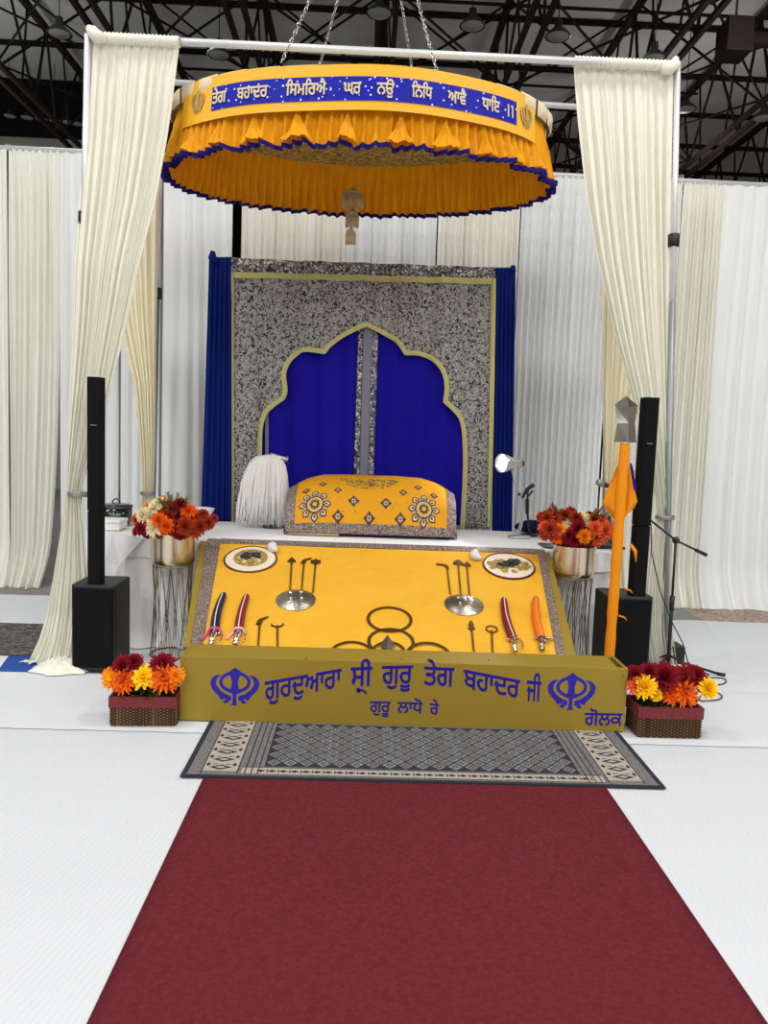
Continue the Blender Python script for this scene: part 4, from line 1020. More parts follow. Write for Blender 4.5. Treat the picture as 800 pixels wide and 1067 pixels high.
def basket(pa, pb, h, d, label, labf, spec, ang=0):
    A, B = oz(*pa, .012), oz(*pb, .012); cx, cy = (A.x+B.x)/2, (A.y+B.y)/2; w = (B-A).length/2; an = math.atan2(B.y-A.y, B.x-A.x)
    t = thing('wicker_planter', label, 'planter', (cx,cy+d/2,.011))
    R_ = lambda x, y, z: (cx+x*cos(an)-y*sin(an), cy+x*sin(an)+y*cos(an), z)
    def rb(mb, x0, x1, y0, y1, z0, z1):
        mb.add([R_(x0,y0,z0),R_(x1,y0,z0),R_(x1,y1,z0),R_(x0,y1,z0),R_(x0,y0,z1),R_(x1,y0,z1),R_(x1,y1,z1),R_(x0,y1,z1)], [(0,3,2,1),(4,5,6,7),(0,1,5,4),(1,2,6,5),(2,3,7,6),(3,0,4,7)])
    # woven walls: real relief of strands
    mb = MB(); rb(mb, -w+.006, w-.006, .006, d-.006, .012, h*.68)
    rows = 13; cols = int(2*w/.016)
    for j in range(rows):
        z0 = .014+(h*.66-.014)*j/rows; zz_ = z0+(h*.66-.014)/rows*.86
        for i in range(cols):
            x0 = -w+i*2*w/cols; x1 = x0+2*w/cols*.94; q = .006 if (i+j) % 2 else .002
            rb(mb, x0, x1, -q, .004, z0, zz_)
        cn = int(d/.022)
        for i in range(cn):
            y0 = i*d/cn; y1 = y0+d/cn*.94; q = .006 if (i+j) % 2 else .002
            rb(mb, -w-q, -w+.004, y0, y1, z0, zz_); rb(mb, w-.004, w+q, y0, y1, z0, zz_)
    mb.build('woven_body', 'wicker', t)
    mb = MB()
    for (x0,x1,y0,y1) in ((-w-.008,w+.008,-.010,.004),(-w-.008,w+.008,d-.004,d+.01),(-w-.008,-w+.006,-.004,d),(w-.006,w+.008,-.004,d)): rb(mb, x0, x1, y0, y1, h*.66, h)
    mb.build('fabric_band', 'wicker_trim', t)
    mb = MB(); rb(mb, -w+.008, w-.008, .006, d-.006, h*.6, h*.88); mb.build('filling', 'soil', t)
    f = thing('chrysanthemum_arrangement', labf, 'flower arrangement', (cx,cy+d/2,h*.9))
    mid = spec_mid(spec)
    for (px, py, rpx, kind, m, m2) in spec:
        yy = cy+(.03 if py > mid else .075); p = oy(px, py-(0 if py > mid else 2), yy); rpx *= (1.0 if py > mid else 1.15)
        dd = Vector(((p.x-cx)*1.2, -.8, .45 if py > mid else .7)); add_flower(f, kind, m, p, rpx*1.22*yy/800, dd, m2, LBL[m])
        p2 = oy(px+random.uniform(-5,5), py+random.uniform(-5,3), yy+.05); add_flower(f, 'mum', m, p2, rpx*.95*yy/800, dd, m2, LBL[m])
    mb = MB(); rr = random.Random(int(cx*50))
    for k in range(30):
        x = rr.uniform(-w*.9,w*.9); y = rr.uniform(0,d); p = Vector(R_(x,y,h*.9)); leaf(mb, p, (rr.uniform(-1,1),rr.uniform(-1,.4),rr.uniform(.1,.9)), rr.uniform(.05,.09), .016)
    for (px, py, *_r) in spec:
        p = oy(px, py, cy+.1); mb.tube([R_((p.x-cx)*.7, d*.5, h*.85), (p.x, p.y, p.z)], .004, 5)
    mb.build('leaves', 'leaf', f, smooth=True)
basket((115,756), (183,756.5), .172, .17, 'woven brown planter with maroon band left of the gold box', 'burgundy, yellow and orange chrysanthemums in the left planter',
 [(130,698,10,'mum','flower_burgundy',None),(170,696,10,'mum','flower_burgundy',None),(150,706,10.5,'daisy','flower_yellow',None),(129,709,12,'spider','flower_orange','flower_coral'),(172,707,12.5,'spider','flower_orange','flower_coral'),(117,708,9,'spider','flower_amber','flower_yellow'),(183,704,8,'spider','flower_amber',None),(140,692,7,'mum','flower_burgundy',None)])
basket((664,768), (729,769.5), .185, .19, 'woven brown planter with maroon band right of the gold box', 'yellow, burgundy and orange chrysanthemums in the right planter',
 [(671,716,11,'mum','flower_yellow',None),(661,706,8,'mum','flower_burgundy',None),(662,715,8,'spider','flower_coral',None),(691,709,13,'mum','flower_burgundy',None),(715,709,12,'spider','flower_burgundy','flower_rust'),(736,717,9.5,'mum','flower_yellow',None),(713,721,12.5,'spider','flower_orange','flower_coral'),(699,724,9,'spider','flower_orange',None),(676,703,8,'mum','flower_burgundy',None),(725,706,8,'mum','flower_burgundy',None),(683,724,6,'mum','flower_yellow',None)])

# ------------------------------------------------------------------ speakers
def speaker(pl, pr, ptop, ptr, colx, label, Y, depth=.42):
    x0, x1 = oy(*pl, Y).x, oy(*pr, Y).x; zt = oy(pl[0], pl[1], Y).z
    t = thing('column_speaker', label, 'speaker', ((x0+x1)/2, Y+depth/2, .012))
    rbox(MB(), x0, x1, Y, Y+depth, .03, zt, .035).build('subwoofer', 'black_plastic', t, bevel=.01)
    rbox(MB(), x0+.012, x1-.012, Y-.006, Y+.05, .05, zt-.02, .02).build('front_grille', 'black_grille', t, bevel=.006)
    MB().box(x0+.02,x1-.02,Y+.02,Y+depth-.02,.012,.031).build('base_plinth', 'black_plastic', t)
    ca, cb = colx; zt2 = ptop
    zm = lerp(zt, zt2, .36)
    rbox(MB(), ca, cb, Y+.01, Y+.11, zt-.05, zm-.002, .012).build('lower_column', 'black_grille', t, bevel=.003)
    rbox(MB(), ca-.001, cb+.001, Y+.008, Y+.11, zm+.002, zt2, .012).build('upper_column', 'black_grille', t, bevel=.003)
    zq = lerp(zt, zt2, .77); MB().box((ca+cb)/2-.018,(ca+cb)/2+.018,Y+.003,Y+.009,zq,zq+.006).build('badge', 'badge', t)
speaker((73,609), (120,609), 1.905, 0, (-1.745,-1.662), 'black column loudspeaker on a square subwoofer in front of the left drape', 4.87, .34)
sx_ = oy(665,640,5.2); speaker((633,621), (682,621), 1.92, 0, (oy(658.5,622,5.02).x, oy(673.5,622,5.02).x), 'black column loudspeaker on a square subwoofer behind the orange flag pole', 5.02, .30)

# ------------------------------------------------------------------ orange pole with flag and steel finial
ny = 4.72
B0 = Vector((oy(644,684,4.55).x, ny, .014)); n_ = lambda px, py: oy(px, py, ny)
T0 = n_(651,462)
t = thing('flag_pole', 'tall pole wrapped in orange cloth with polished steel spear finial, right of the box', 'flag pole', B0)
pts = [B0+(T0-B0)*s for s in [i/30 for i in range(31)]]
rr = [.033+.0015*sin(i*2.1)+.001*sin(i*5.3) for i in range(31)]; rr[0] = .05; rr[1] = .044; rr[-1] = .03; rr[9] = .030; rr[4]=.030
MB().tube(pts, rr, 14).build('wrapped_pole', 'saffron', t, smooth=True)
MB().lathe([(.001,0),(.11,0),(.11,.02),(.03,.04),(.001,.04)], (B0.x,B0.y,.014), 28).build('base', 'steel', t, smooth=True)
for (px, py) in ((650,612),(644,640)): 
    p = n_(px, py); MB().tube([p+Vector((-.01,-.04,0)), p+Vector((.025,-.04,-.01)), p+Vector((.045,-.035,-.03))], [.006,.005,.002], 6).build('tie_end', 'saffron', t, smooth=True)
p = n_(655,570); MB().tube([p+Vector((0,-.03,.02)), p+Vector((.03,-.035,-.02)), p+Vector((.04,-.03,-.09))], [.009,.012,.003], 8).build('tie_end', 'saffron', t, smooth=True)
# finial: four-sided flared steel blade
O = [(652,412.5),(640.5,421.5),(643,441),(639.5,460.5),(663,461.5),(661.5,441),(664.5,422.5)]
W = [n_(*q) for q in O]; cx = (W[3].x+W[4].x)/2
ridge = [n_(652,412.5)+Vector((0,-.01,0)), n_(652.3,424)+Vector((0,-.05,0)), n_(652,441)+Vector((0,-.045,0)), n_(652,461)+Vector((0,-.05,0))]
rb_ = [q+Vector((0,.1 if i else .02,0)) for i, q in enumerate(ridge)]
vs = W+ridge+rb_   # 0..6, 7..10, 11..14
MB().add(vs, [(0,1,8),(1,2,9,8),(2,3,10,9),(0,8,6),(8,9,5,6),(9,10,4,5),(0,12,1),(1,12,13,2),(2,13,14,3),(0,6,12),(12,6,5,13),(13,5,4,14),(3,14,4,10),(0,8,7)]).build('spear_finial', 'chrome', t)
# flag
def flagpanel(pts_, m, name, d=0):
    P_ = [n_(*q)+Vector((0,dd,0)) for q, dd in pts_]
    return P_
fl = MB()
def flagfn(u, v):
    # u across left..right, v top..bottom
    xl = interp([(0,650),(.2,643),(.5,635.5),(.72,630.5),(.78,632),(1,644)], v); xr = interp([(0,653),(.2,659),(.5,663),(.7,667),(.8,664),(1,650)], v)
    yb = 476+v*70-6*abs(u-.5)*v; p = n_(lerp(xl,xr,u), yb)
    return p+Vector((0,.03+.03*sin(u*PI*4+v*2)*v, 0))
fl.grid(flagfn, 24, 20).build('flag', 'saffron', t, smooth=True, solid=.003)
mb = MB(); 
for q in [(655.5,492),(657.5,505)]:
    p = n_(*q)+Vector((0,-.02,0)); mb.poly([[(-.010,.06),(.006,.05),(.024,-.0),(.028,-.05),(.01,-.03),(0,.01)]], lambda x, y, d: (p.x+x, p.y-d, p.z+y), .002)
mb.build('flag_emblem', 'navy_trim', t)

# ------------------------------------------------------------------ microphone stand at right
Ym = 5.32; z_ = lambda px, py: oy(px, py, Ym); foot = oz(706.5, 699, .015); 
J = z_(704,563)
t = thing('microphone_stand', 'black boom microphone stand behind the right planter with microphone reaching left', 'microphone stand', (foot.x,Ym,.012))
pb_ = Vector((J.x+.01, Ym, .05))
MB().tube([pb_, (pb_+J)/2], .013, 10).build('lower_pole', 'black_plastic', t, smooth=True); MB().tube([(pb_+J)/2, J], .009, 10).build('upper_pole', 'black_plastic', t, smooth=True)
MB().tube([(pb_+J)/2+Vector((0,0,-.05)), (pb_+J)/2+Vector((0,0,.05))], .018, 10).build('height_clutch', 'black_plastic', t, smooth=True)
MB().ball(J, .026, 12, 8).build('boom_joint', 'black_plastic', t, smooth=True)
e1 = z_(736,578.5); e2 = oy(633,507,Ym-.12)
MB().tube([e1, J, e2], .0075, 8).build('boom_arm', 'black_plastic', t, smooth=True); MB().tube([e1, e1+(J-e1)*.35], .013, 10).build('counterweight', 'black_plastic', t, smooth=True)
for ang in (-.35, 1.75, 3.85):
    MB().tube([(pb_.x,Ym,.12),(pb_.x+.10*cos(ang),Ym+.10*sin(ang),.075),(pb_.x+.36*cos(ang),Ym+.36*sin(ang),.022)], .009, 8).build('leg', 'black_plastic', t, smooth=True)
    MB().tube([(pb_.x+.33*cos(ang),Ym+.33*sin(ang),.026),(pb_.x+.38*cos(ang),Ym+.38*sin(ang),.022)], .013, 8).build('rubber_foot', 'black_plastic', t, smooth=True)
m0, m1_ = oy(625,503,Ym-.13), oy(641,509,Ym-.11); d = (m1_-m0).normalized()
t = thing('microphone', 'silver-headed handheld microphone on the boom end left of orange flag', 'microphone', m0)
MB().tube([m0-d*.028, m0-d*.02, m0, m0+d*.02, m0+d*.03], [.008,.022,.027,.024,.018], 14).build('mesh_head', 'band_silver', t, smooth=True)
MB().tube([m0+d*.03, m0+d*.16], [.017,.011], 12).build('handle', 'black_plastic', t, smooth=True)
# cable from boom down to amp
cb_ = [z_(674,545)+Vector((0,-.05,0)), z_(677,575), z_(686,615), z_(697,645), z_(709,668), z_(714,685), z_(716,699)]
mb = MB(); P_ = []
for i in range(len(cb_)-1):
    for s in (0,.33,.66): P_.append(cb_[i].lerp(cb_[i+1], s)+Vector((0,-.03,0)))
P_.append(oz(716,701,.02)); mb.tube(P_, .004, 6)
tag(mb.build('microphone_cable', 'black_plastic', smooth=True), 'thin black cable sagging from the boom arm to the floor', 'cable')
def floor_cable(pts, label, r=.0045):
    Q = [oz(*p, .017) for p in pts]; P_ = []
    for i in range(len(Q)-1):
        p0, p1, p2, p3 = Q[max(i-1,0)], Q[i], Q[i+1], Q[min(i+2,len(Q)-1)]
        for k in range(6):
            s = k/6; P_.append(.5*((2*p1)+(p2-p0)*s+(2*p0-5*p1+4*p2-p3)*s*s+(3*p1-p0-3*p2+p3)*s**3))
    P_.append(Q[-1]); tag(MB().tube(P_, r, 6).build('floor_cable', 'black_plastic', smooth=True), label, 'cable')
floor_cable([(706,703),(722,701),(735,701.5),(738,704),(728,706.5),(742,706),(754,707),(756,711),(748,713.5),(730,712)], 'black cable lying in two loops on the sheet behind the right planter')
floor_cable([(733,722),(745,721),(752,725),(748,729),(730,730.5)], 'short black cable loop beside the yellow flower at right', .004)
# small amp
Ya = 5.42; a = oy(693.5,690,Ya).x; b = oy(713,690,Ya).x; zz = oy(700,674,Ya).z
t = thing('small_amplifier', 'small black box amplifier at the foot of microphone stand', 'amplifier', ((a+b)/2,Ya+.07,.014))
MB().box(a,b,Ya,Ya+.16,.014,zz).build('case', 'black_plastic', t, bevel=.006); MB().tube([(a+.03,Ya+.06,zz),(a+.035,Ya+.06,zz+.03)], .008, 8).build('plug', 'black_plastic', t)

# ------------------------------------------------------------------ canopy frame
FY = 5.22
def lin2(p0, p1): return [Vector(p0), Vector(p1)]
pl0 = Vector((oy(78,690,FY).x, FY, .012)); pl1 = oy(91.5,36,FY); FR = 5.44; pr0 = Vector((oy(692,695,FR).x, FR, .012)); pr1 = oy(706,65,FR)
RY = 6.42
ql0 = Vector((oy(157,600,RY).x, RY, .012)); ql1 = Vector((oy(164,300,RY).x+.02, RY, 4.33)); qr0 = Vector((oy(630,600,RY).x+.03, RY, .012)); qr1 = Vector((oy(626,300,RY).x-.04, RY, 4.29))
t = thing('canopy_frame', 'white metal pipe frame of four uprights and crossbars standing around the throne', 'frame', (0,5.8,.012))
for a, b, lab in ((pl0,pl1,0),(pr0,pr1,0),(ql0,ql1,1),(qr0,qr1,1)):
    up_ = MB().tube([a, a+(b-a)*.62], .023, 14).build('upright', 'pipe_grey', t, smooth=True)
    MB().tube([a+(b-a)*.62, b], .020, 14).build('upper_pipe', 'pipe', up_, smooth=True)
    q = a+(b-a)*(.72 if not lab else .62); MB().tube([q-(b-a)*.010, q+(b-a)*.010], .038, 12).build('joint_clamp', 'black_plastic', up_, smooth=True)
    MB().box(a.x-.16,a.x+.16,a.y+.02-.16,a.y+.02+.16,.0125,.02).build('base_plate', 'pipe_grey', up_, bevel=.002)
fb1, fb2 = oy(96,39,FY), oy(703,69,FR)
MB().tube([fb1, fb2], .024, 14).build('crossbar', 'pipe', t, smooth=True)
MB().tube([ql1, qr1], .022, 12).build('crossbar', 'pipe', t, smooth=True)
for a, b in ((pl1,ql1),(pr1,qr1)): MB().tube([a+Vector((0,0,-.03)), b], .02, 12).build('side_bar', 'pipe', t, smooth=True)

def tied(name, Lp, Rp, Y, m, label, nf, amp, seed, foot=0, ylist=None, hdr=.06, depth=0, fwd_=0):
    # Lp/Rp: [(y, x)] pixel outlines of the hanging cloth at distance Y
    y0, y1 = Lp[0][0], Lp[-1][0]
    def fn(u, v):
        py = lerp(y0, y1, v); pxl, pxr = interp(Lp, py), interp(Rp, py)
        w0 = Rp[0][1]-Lp[0][1]; wid = pxr-pxl; g = wid/w0
        uu = u + .02*noise.noise(Vector((u*8,v*3,seed)))
        p = oy(lerp(pxl,pxr,uu), py, Y)
        a = amp*(sin(2*PI*nf*u+2.2*noise.noise(Vector((u*6,v*1.2,seed))))+.5*sin(2*PI*nf*2.3*u+seed))*(.35+.65*min(1,v*5))*(.5+.5*min(1,g*1.6))
        bulge = depth*sin(PI*u)*(1-g)
        f2 = foot*max(0,v-.9)*10
        q = p+Vector((0, a-bulge-fwd_*min(1,max(0,v-.16)*5)-f2*(.1+.06*noise.noise(Vector((u*9,v*9,seed)))), 0))
        if q.z < .02: q.z = .02+.012*abs(noise.noise(Vector((u*12,v*20,seed))))
        return q
    return MB().grid(fn, 150, 90).build(name, m, None, smooth=True)
def tie_band(px0, px1, py, Y, parent, rpy=.05, ):
    a, b = oy(px0, py, Y), oy(px1, py, Y); c_ = (a+b)/2; rx = (b.x-a.x)/2+.012
    mb = MB().grid(lambda u, v: (c_.x+rx*cos(2*PI*u), c_.y+rpy*sin(2*PI*u)-.0, c_.z+.028*(v-.5)+.004*sin(9*2*PI*u)*(v-.5)), 40, 4, True)
    o = mb.build('tie_band', 'band_silver', parent, smooth=True, solid=.006); return o
def drape_thing(Lp, Rp, Y, m, label, nf, amp, seed, tie, **k):
    o = tied('tied_drape', Lp, Rp, Y, m, label, nf, amp, seed, **k); tag(o, label, 'drape'); OFF[o.name] = (0,0,0)
    tie_band(tie[0], tie[1], tie[2], Y-.01-k.get('fwd_',0), o); return o
DY = FY+.02
dL = drape_thing([(38,94),(48,91),(150,86),(250,83),(350,80),(450,75),(513,73.5),(518,73.5),(540,70),(600,60),(660,49),(690,38),(704,33)],
 [(38,187),(48,187),(120,178),(210,165),(320,141),(400,122),(460,106),(505,91),(518,89),(540,92),(600,98),(650,101),(690,104),(704,108)], DY, 'drape_cream', 'tall cream drape tied back at left front pole, puddling on the floor', 9, .020, 1, (73,90,515), foot=1.2, depth=.02, fwd_=.09)
mb = MB()
def pud(u, v):
    a = 2*PI*u; r_ = v; c_ = oz(68,702,.02); n1 = noise.noise(Vector((cos(a)*3*r_,sin(a)*3*r_,2)))
    return (c_.x-.06+(.19+.05*n1)*r_*cos(a), c_.y+.10+(.13+.04*n1)*r_*sin(a), .018+.06*(1-r_**2)*(1+.5*noise.noise(Vector((cos(a)*6*r_,sin(a)*9*r_,5))))+.02*abs(sin(a*7+r_*9))*(1-r_))
o = MB().grid(pud, 60, 16, True).build('puddled_hem', 'drape_cream', dL, smooth=True)
dR = drape_thing([(66,598),(76,598),(120,602),(210,612),(270,622),(350,640),(400,654),(450,668),(500,680),(536,685),(542,685),(565,678),(620,672),(660,672),(690,676),(704,680)],
 [(66,703),(76,702.5),(120,701.5),(300,698),(400,697),(500,697),(536,699),(542,699),(565,700),(620,699),(660,699),(690,702),(704,706)], FR+.02, 'drape_cream', 'tall cream drape tied back at right front pole behind the loudspeaker', 9, .020, 2, (685,700.5,539), foot=.5, depth=.02)
for a, s_ in ((pl1,-1),(pr1,1)):
    # cloth header gathered over the pole top
    pass
hd1 = MB().tube([oy(92.5,29,FY-.01), oy(96,33,FY-.03), oy(101,38,FY-.03), oy(110,41,FY-.035)], [.02,.04,.04,.028], 10).build('header_knot', 'drape_cream', dL, smooth=True)
hd2 = MB().tube([oy(704,61,FR-.01), oy(703,67,FR-.03), oy(697,72,FR-.03), oy(689,73,FR-.035)], [.02,.04,.04,.028], 10).build('header_knot', 'drape_cream', dR, smooth=True)
def header(p0, p1, n, parent, Y):
    mb = MB()
    def fn(u, v):
        p = oy(lerp(p0[0],p1[0],u), lerp(p0[1],p1[1],u), Y); a = 2*PI*v; r_ = .034+.004*sin(u*2*PI*n)
        return (p.x, p.y+r_*cos(a), p.z+r_*sin(a))
    mb.grid(lambda u, v: fn(v, u), 10, 90, True); mb.build('rod_pocket', 'drape_cream', parent, smooth=True)
header((97,39), (187,44), 22, dL, FY); header((598,64), (703,69), 26, dR, FR-.02)
# rear drapes tied to the rear uprights
drape_thing([(150,98),(230,102),(330,120),(400,139),(470,146),(508,148),(518,148),(535,143),(560,141),(625,139)], [(150,166),(230,165),(330,163),(400,162),(470,161),(508,159.5),(518,159.5),(535,165),(560,167),(625,168)], RY-.06, 'drape_butter', 'pale yellowish drape tied back at left rear pole behind the flowers', 6, .02, 3, (148,160,514))
drape_thing([(170,627),(300,627),(400,627),(500,629),(540,631),(548,631),(570,628),(640,626)], [(170,700),(300,688),(400,668),(470,655),(540,645),(548,645),(570,649),(640,652)], RY-.06, 'drape_butter', 'pale yellowish drape tied back at right rear pole behind the steel finial', 6, .02, 4, (631,645,544))

# ------------------------------------------------------------------ backdrop wall of drapes
WY = 7.62
def wall_panel(xa0, xb0, xa1, xb1, m, nf, amp, seed, label, zt=4.17):
    def fn(u, v):
        x = lerp(lerp(xa0,xb0,u), lerp(xa1,xb1,u), v**3)+.012*noise.noise(Vector((u*nf,v*2,seed)))
        a = amp*(sin(2*PI*nf*u+2.5*noise.noise(Vector((u*nf*.5,v*.8,seed))))+.6*noise.noise(Vector((u*nf*2.2,v*.7,seed+5))))*(.35+.65*min(1,v*9))
        a += amp*.5*(1 if (u*nf*2.0) % 1 < .5 else -1)*.0
        fl_ = max(0, v-.90)*10
        return (x, WY+a-fl_**1.6*(.16+.12*noise.noise(Vector((u*nf*.8,seed,8)))), max(.006, zt*(1-v)+ (0 if v < .96 else .01*abs(sin(u*nf*3)))))
    o = MB().grid(fn, max(60,int(nf*12)), 40).build('backdrop_drape', m, smooth=True); return tag(o, label, 'drape')
X = lambda px: oy(px, 300, WY).x
wall_panel(-5.6,-3.47,-5.6,-3.47,'drape_ivory', 22, .022, 1, 'white pleated drape at the left edge of the photo')
wall_panel(-3.45,-2.975,-3.47,-3.13,'drape_ivory', 8, .026, 2, 'narrow pleated ivory drape left of the dark floor-level gap')
wall_panel(-2.985,-2.42,-2.985,-2.42,'drape_white', 5, .018, 3, 'smooth white drape just behind the left cream drape')
wall_panel(-2.40,-2.02,-2.40,-2.02,'drape_white', 4, .02, 12, 'white drape seen behind the black roaster pot')
wall_panel(-2.0,-1.34,-2.0,-1.34,'drape_white', 5, .018, 4, 'smooth white drape between the left rear pole and blue curtain')
wall_panel(-1.255,-.25,-1.255,-.25,'drape_ivory', 16, .024, 5, 'pleated white drape below the left half of the canopy')
wall_panel(-.24,.62,-.24,.62,'drape_white', 12, .024, 6, 'pleated white drape below the centre of the canopy')
wall_panel(.63,1.42,.63,1.42,'drape_ivory', 13, .024, 7, 'pleated white drape above the right blue curtain')
wall_panel(1.43,2.35,1.43,2.35,'drape_white', 15, .024, 8, 'pleated white drape behind the right flower arrangement')
wall_panel(2.36,2.98,2.36,2.98,'drape_ivory', 10, .024, 9, 'pleated white drape hidden behind the right cream drape')
wall_panel(2.99,3.40,2.99,3.42,'drape_ivory', 11, .022, 10, 'narrow tightly pleated ivory drape just right of right pole')
wall_panel(3.39,5.8,3.43,5.8,'drape_white', 16, .018, 11, 'smooth white drape at the right edge of the photo')
t = thing('drape_frame', 'white pipe frame carrying the back wall of drapes', 'frame', (0,WY+.06,.0))
MB().tube([(-5.7,WY+.012,4.185),(5.9,WY+.012,4.155)], .024, 10).build('crossbar', 'pipe', t, smooth=True)
for x in (-3.50,-.255,2.99):
    up_ = MB().tube([(x,WY+.09,0.003),(x,WY+.09,4.24)], .024, 10).build('upright', 'pipe_grey', t, smooth=True); MB().box(x-.2,x+.2,WY+.05,WY+.4,.001,.01).build('base_plate', 'pipe_grey', up_)

# ------------------------------------------------------------------ arched backdrop
KY = 6.9
kz = lambda px, py: oy(px, py, KY)
tl, tr_ = kz(242,268), kz(516,285); bl_, br_ = kz(241,548), kz(511.5,548)
t = thing('backdrop_stand', 'pipe stand carrying the blue and silver curtains behind the throne', 'frame', (0,KY+.05,.01))
hp = kz(216,268); hq = kz(536,281)
MB().tube([(kz(218,270).x,KY+.03,.012),(kz(222,264).x,KY+.03,kz(222,264).z)], .02, 10).build('upright', 'black_plastic', t); MB().tube([(kz(534,281).x,KY+.03,.012),(kz(534,281).x,KY+.03,kz(534,281).z)], .02, 10).build('upright', 'black_plastic', t)
MB().tube([(kz(218,274).x,KY+.03,kz(218,274).z),(kz(534,283).x,KY+.03,kz(534,283).z)], .016, 8).build('crossbar', 'black_plastic', t)
archL = [(268,560),(270,500),(271,471),(271.7,448),(275.7,432),(283.5,423),(294,415.5),(297,407.6),(295.8,389),(300.5,376.7),(308,369),(317.5,364.4),(337.6,366.8),(345,358),(360.7,347.4),(382.4,338)]
archR = [(397.8,345.8),(413.3,355),(422.5,368),(436.5,368.4),(450.4,373.6),(461.2,386),(465.2,401.5),(463.7,418.5),(473.6,427.7),(481.3,438.6),(484.4,460.2),(484.4,497.3),(481,560)]
def smoothc(P, cus):
    out = []
    for i in range(len(P)-1):
        p0 = P[i-1] if i > 0 and i not in cus else P[i]; p1, p2 = P[i], P[i+1]; p3 = P[i+2] if i+2 < len(P) and (i+1) not in cus else P[i+1]
        for k in range(5):
            s = k/5; out.append(tuple(.5*((2*p1[j])+(p2[j]-p0[j])*s+(2*p0[j]-5*p1[j]+4*p2[j]-p3[j])*s*s+(3*p1[j]-p0[j]-3*p2[j]+p3[j])*s**3) for j in (0,1)))
    out.append(P[-1]); return out
AR = archL+archR
AP = smoothc(AR, {6,12,15,18,23})
AW = [kz(*q) for q in AP]
wave = lambda x, z: .015*sin(x*16+.6*sin(z*2))+.008*sin(x*37+1)
# cloth outline: outer rectangle minus the arch, cut in vertical strips so that it can fold
outl = [(tl.x,.95),(tl.x,tl.z),(tr_.x,tr_.z),(tr_.x+.02,.95)]
poly = [(p.x, max(.8,p.z)) for p in AW][::-1]
outer = [(bl_.x,.8),(tl.x,tl.z)]+[(lerp(tl.x,tr_.x,s/20), lerp(tl.z,tr_.z,s/20)) for s in range(1,20)]+[(tr_.x,tr_.z),(br_.x,.8)]+poly
import bmesh
bm = bmesh.new(); P3 = [Vector((a,b,0)) for a, b in outer]; tri = tessellate_polygon([P3])
vs_ = [bm.verts.new((p.x,KY,p.y)) for p in P3]
for f_ in tri:
    try: bm.faces.new([vs_[i] for i in f_])
    except ValueError: pass
for k in range(1,110):
    x = lerp(bl_.x-.02, tr_.x+.02, k/110)
    bmesh.ops.bisect_plane(bm, geom=bm.verts[:]+bm.edges[:]+bm.faces[:], plane_co=(x,KY,0), plane_no=(1,0,0))
for v_ in bm.verts: v_.co.y += wave(v_.co.x, v_.co.z)
me = bpy.data.meshes.new('brocade_curtain'); bm.to_mesh(me); bm.free(); me.materials.append(MAT['brocade'])
for p_ in me.polygons: p_.use_smooth = True
oB = bpy.data.objects.new('brocade_curtain', me); C.objects.link(oB); OFF[oB.name] = (0,0,0)
tag(oB, 'silver and black patterned curtain with a scalloped arch opening and gold trim', 'curtain')
def ribbon(pts, w, y, m, name, parent, off=0):
    mb = MB(); n = len(pts); A_, B_ = [], []
    for i, p in enumerate(pts):
        d = (pts[min(i+1,n-1)]-pts[max(i-1,0)]); d.y = 0; d.normalize(); nn = Vector((-d.z,0,d.x))
        A_.append(p+nn*(w/2+off)); B_.append(p-nn*(w/2-off))
    vs = []
    for a, b in zip(A_, B_):
        for q in (a, (a+b)/2+Vector((0,-.006,0)), b): vs.append((q.x, y+wave(q.x,q.z)+(q.y-KY), q.z))
    mb.add(vs, [(3*i+k,3*i+k+1,3*i+k+4,3*i+k+3) for i in range(n-1) for k in (0,1)])
    return mb.build(name, m, parent, smooth=False, solid=.003)
ribbon(AW, .040, KY-.012, 'gold_trim', 'arch_trim', oB)
def hline(p0, p1, w, m, name, dy=-.008):
    ribbon([kz(*p0).lerp(kz(*p1), s/60) for s in range(61)], w, KY+dy, m, name, oB)
hline((242,286.5), (515,293.5), .05, 'gold_trim', 'top_trim'); hline((513.7,291), (509.5,549), .04, 'gold_trim', 'side_trim', -.012); hline((243,284), (242.5,548), .018, 'gold_thin', 'side_trim', -.012)
hline((242,276), (515,285.5), .11, 'brocade_band', 'header_band', -.004)
# royal blue curtains in the arch
def blue_curtain(xl0, xl1, xr0, xr1, ytop, label, brd, seed):
    Yb = KY+.052
    zt_ = 2.95
    def fn(u, v):
        z = lerp(zt_, .82, v); a = lerp(xl0,xl1,v); b = lerp(xr0,xr1,v)
        return (lerp(a,b,u), Yb+.013*sin(u*26+seed)+.006*noise.noise(Vector((u*9,v*3,seed))), z)
    o = MB().grid(fn, 80, 20).build('blue_curtain', 'royal_blue', smooth=True); OFF[o.name] = (0,0,0)
    tag(o, label, 'curtain')
    for (fa, fb, m, nm, dy) in brd:
        MB().grid(lambda u, v: (lerp(fa(v),fb(v),u), Yb-dy, lerp(zt_,.82,v)), 4, 20).build(nm, m, o, smooth=True, solid=.003)
    return o
PX = lambda px, py: kz(px, py).x
cl = lambda top, botm: (lambda v: lerp(PX(top,300), PX(botm,560), v))
blue_curtain(PX(264,400), PX(266,560), PX(384,300), PX(376,560), 0, 'royal blue curtain filling the left half of the arch', [(cl(374.5,366.5), cl(379.5,372.5), 'brocade_band', 'patterned_edge', .02),(cl(274.5,275.5), cl(278.5,279), 'lilac', 'lilac_edge', .018)], 1)
blue_curtain(PX(386,300), PX(377,560), PX(490,400), PX(486,560), 0, 'royal blue curtain filling the right half of the arch', [(cl(389.5,381), cl(395.5,387), 'brocade_band', 'patterned_edge', .022),(cl(379,372), cl(390,381.5), 'lilac', 'lilac_edge', .020)], 4)
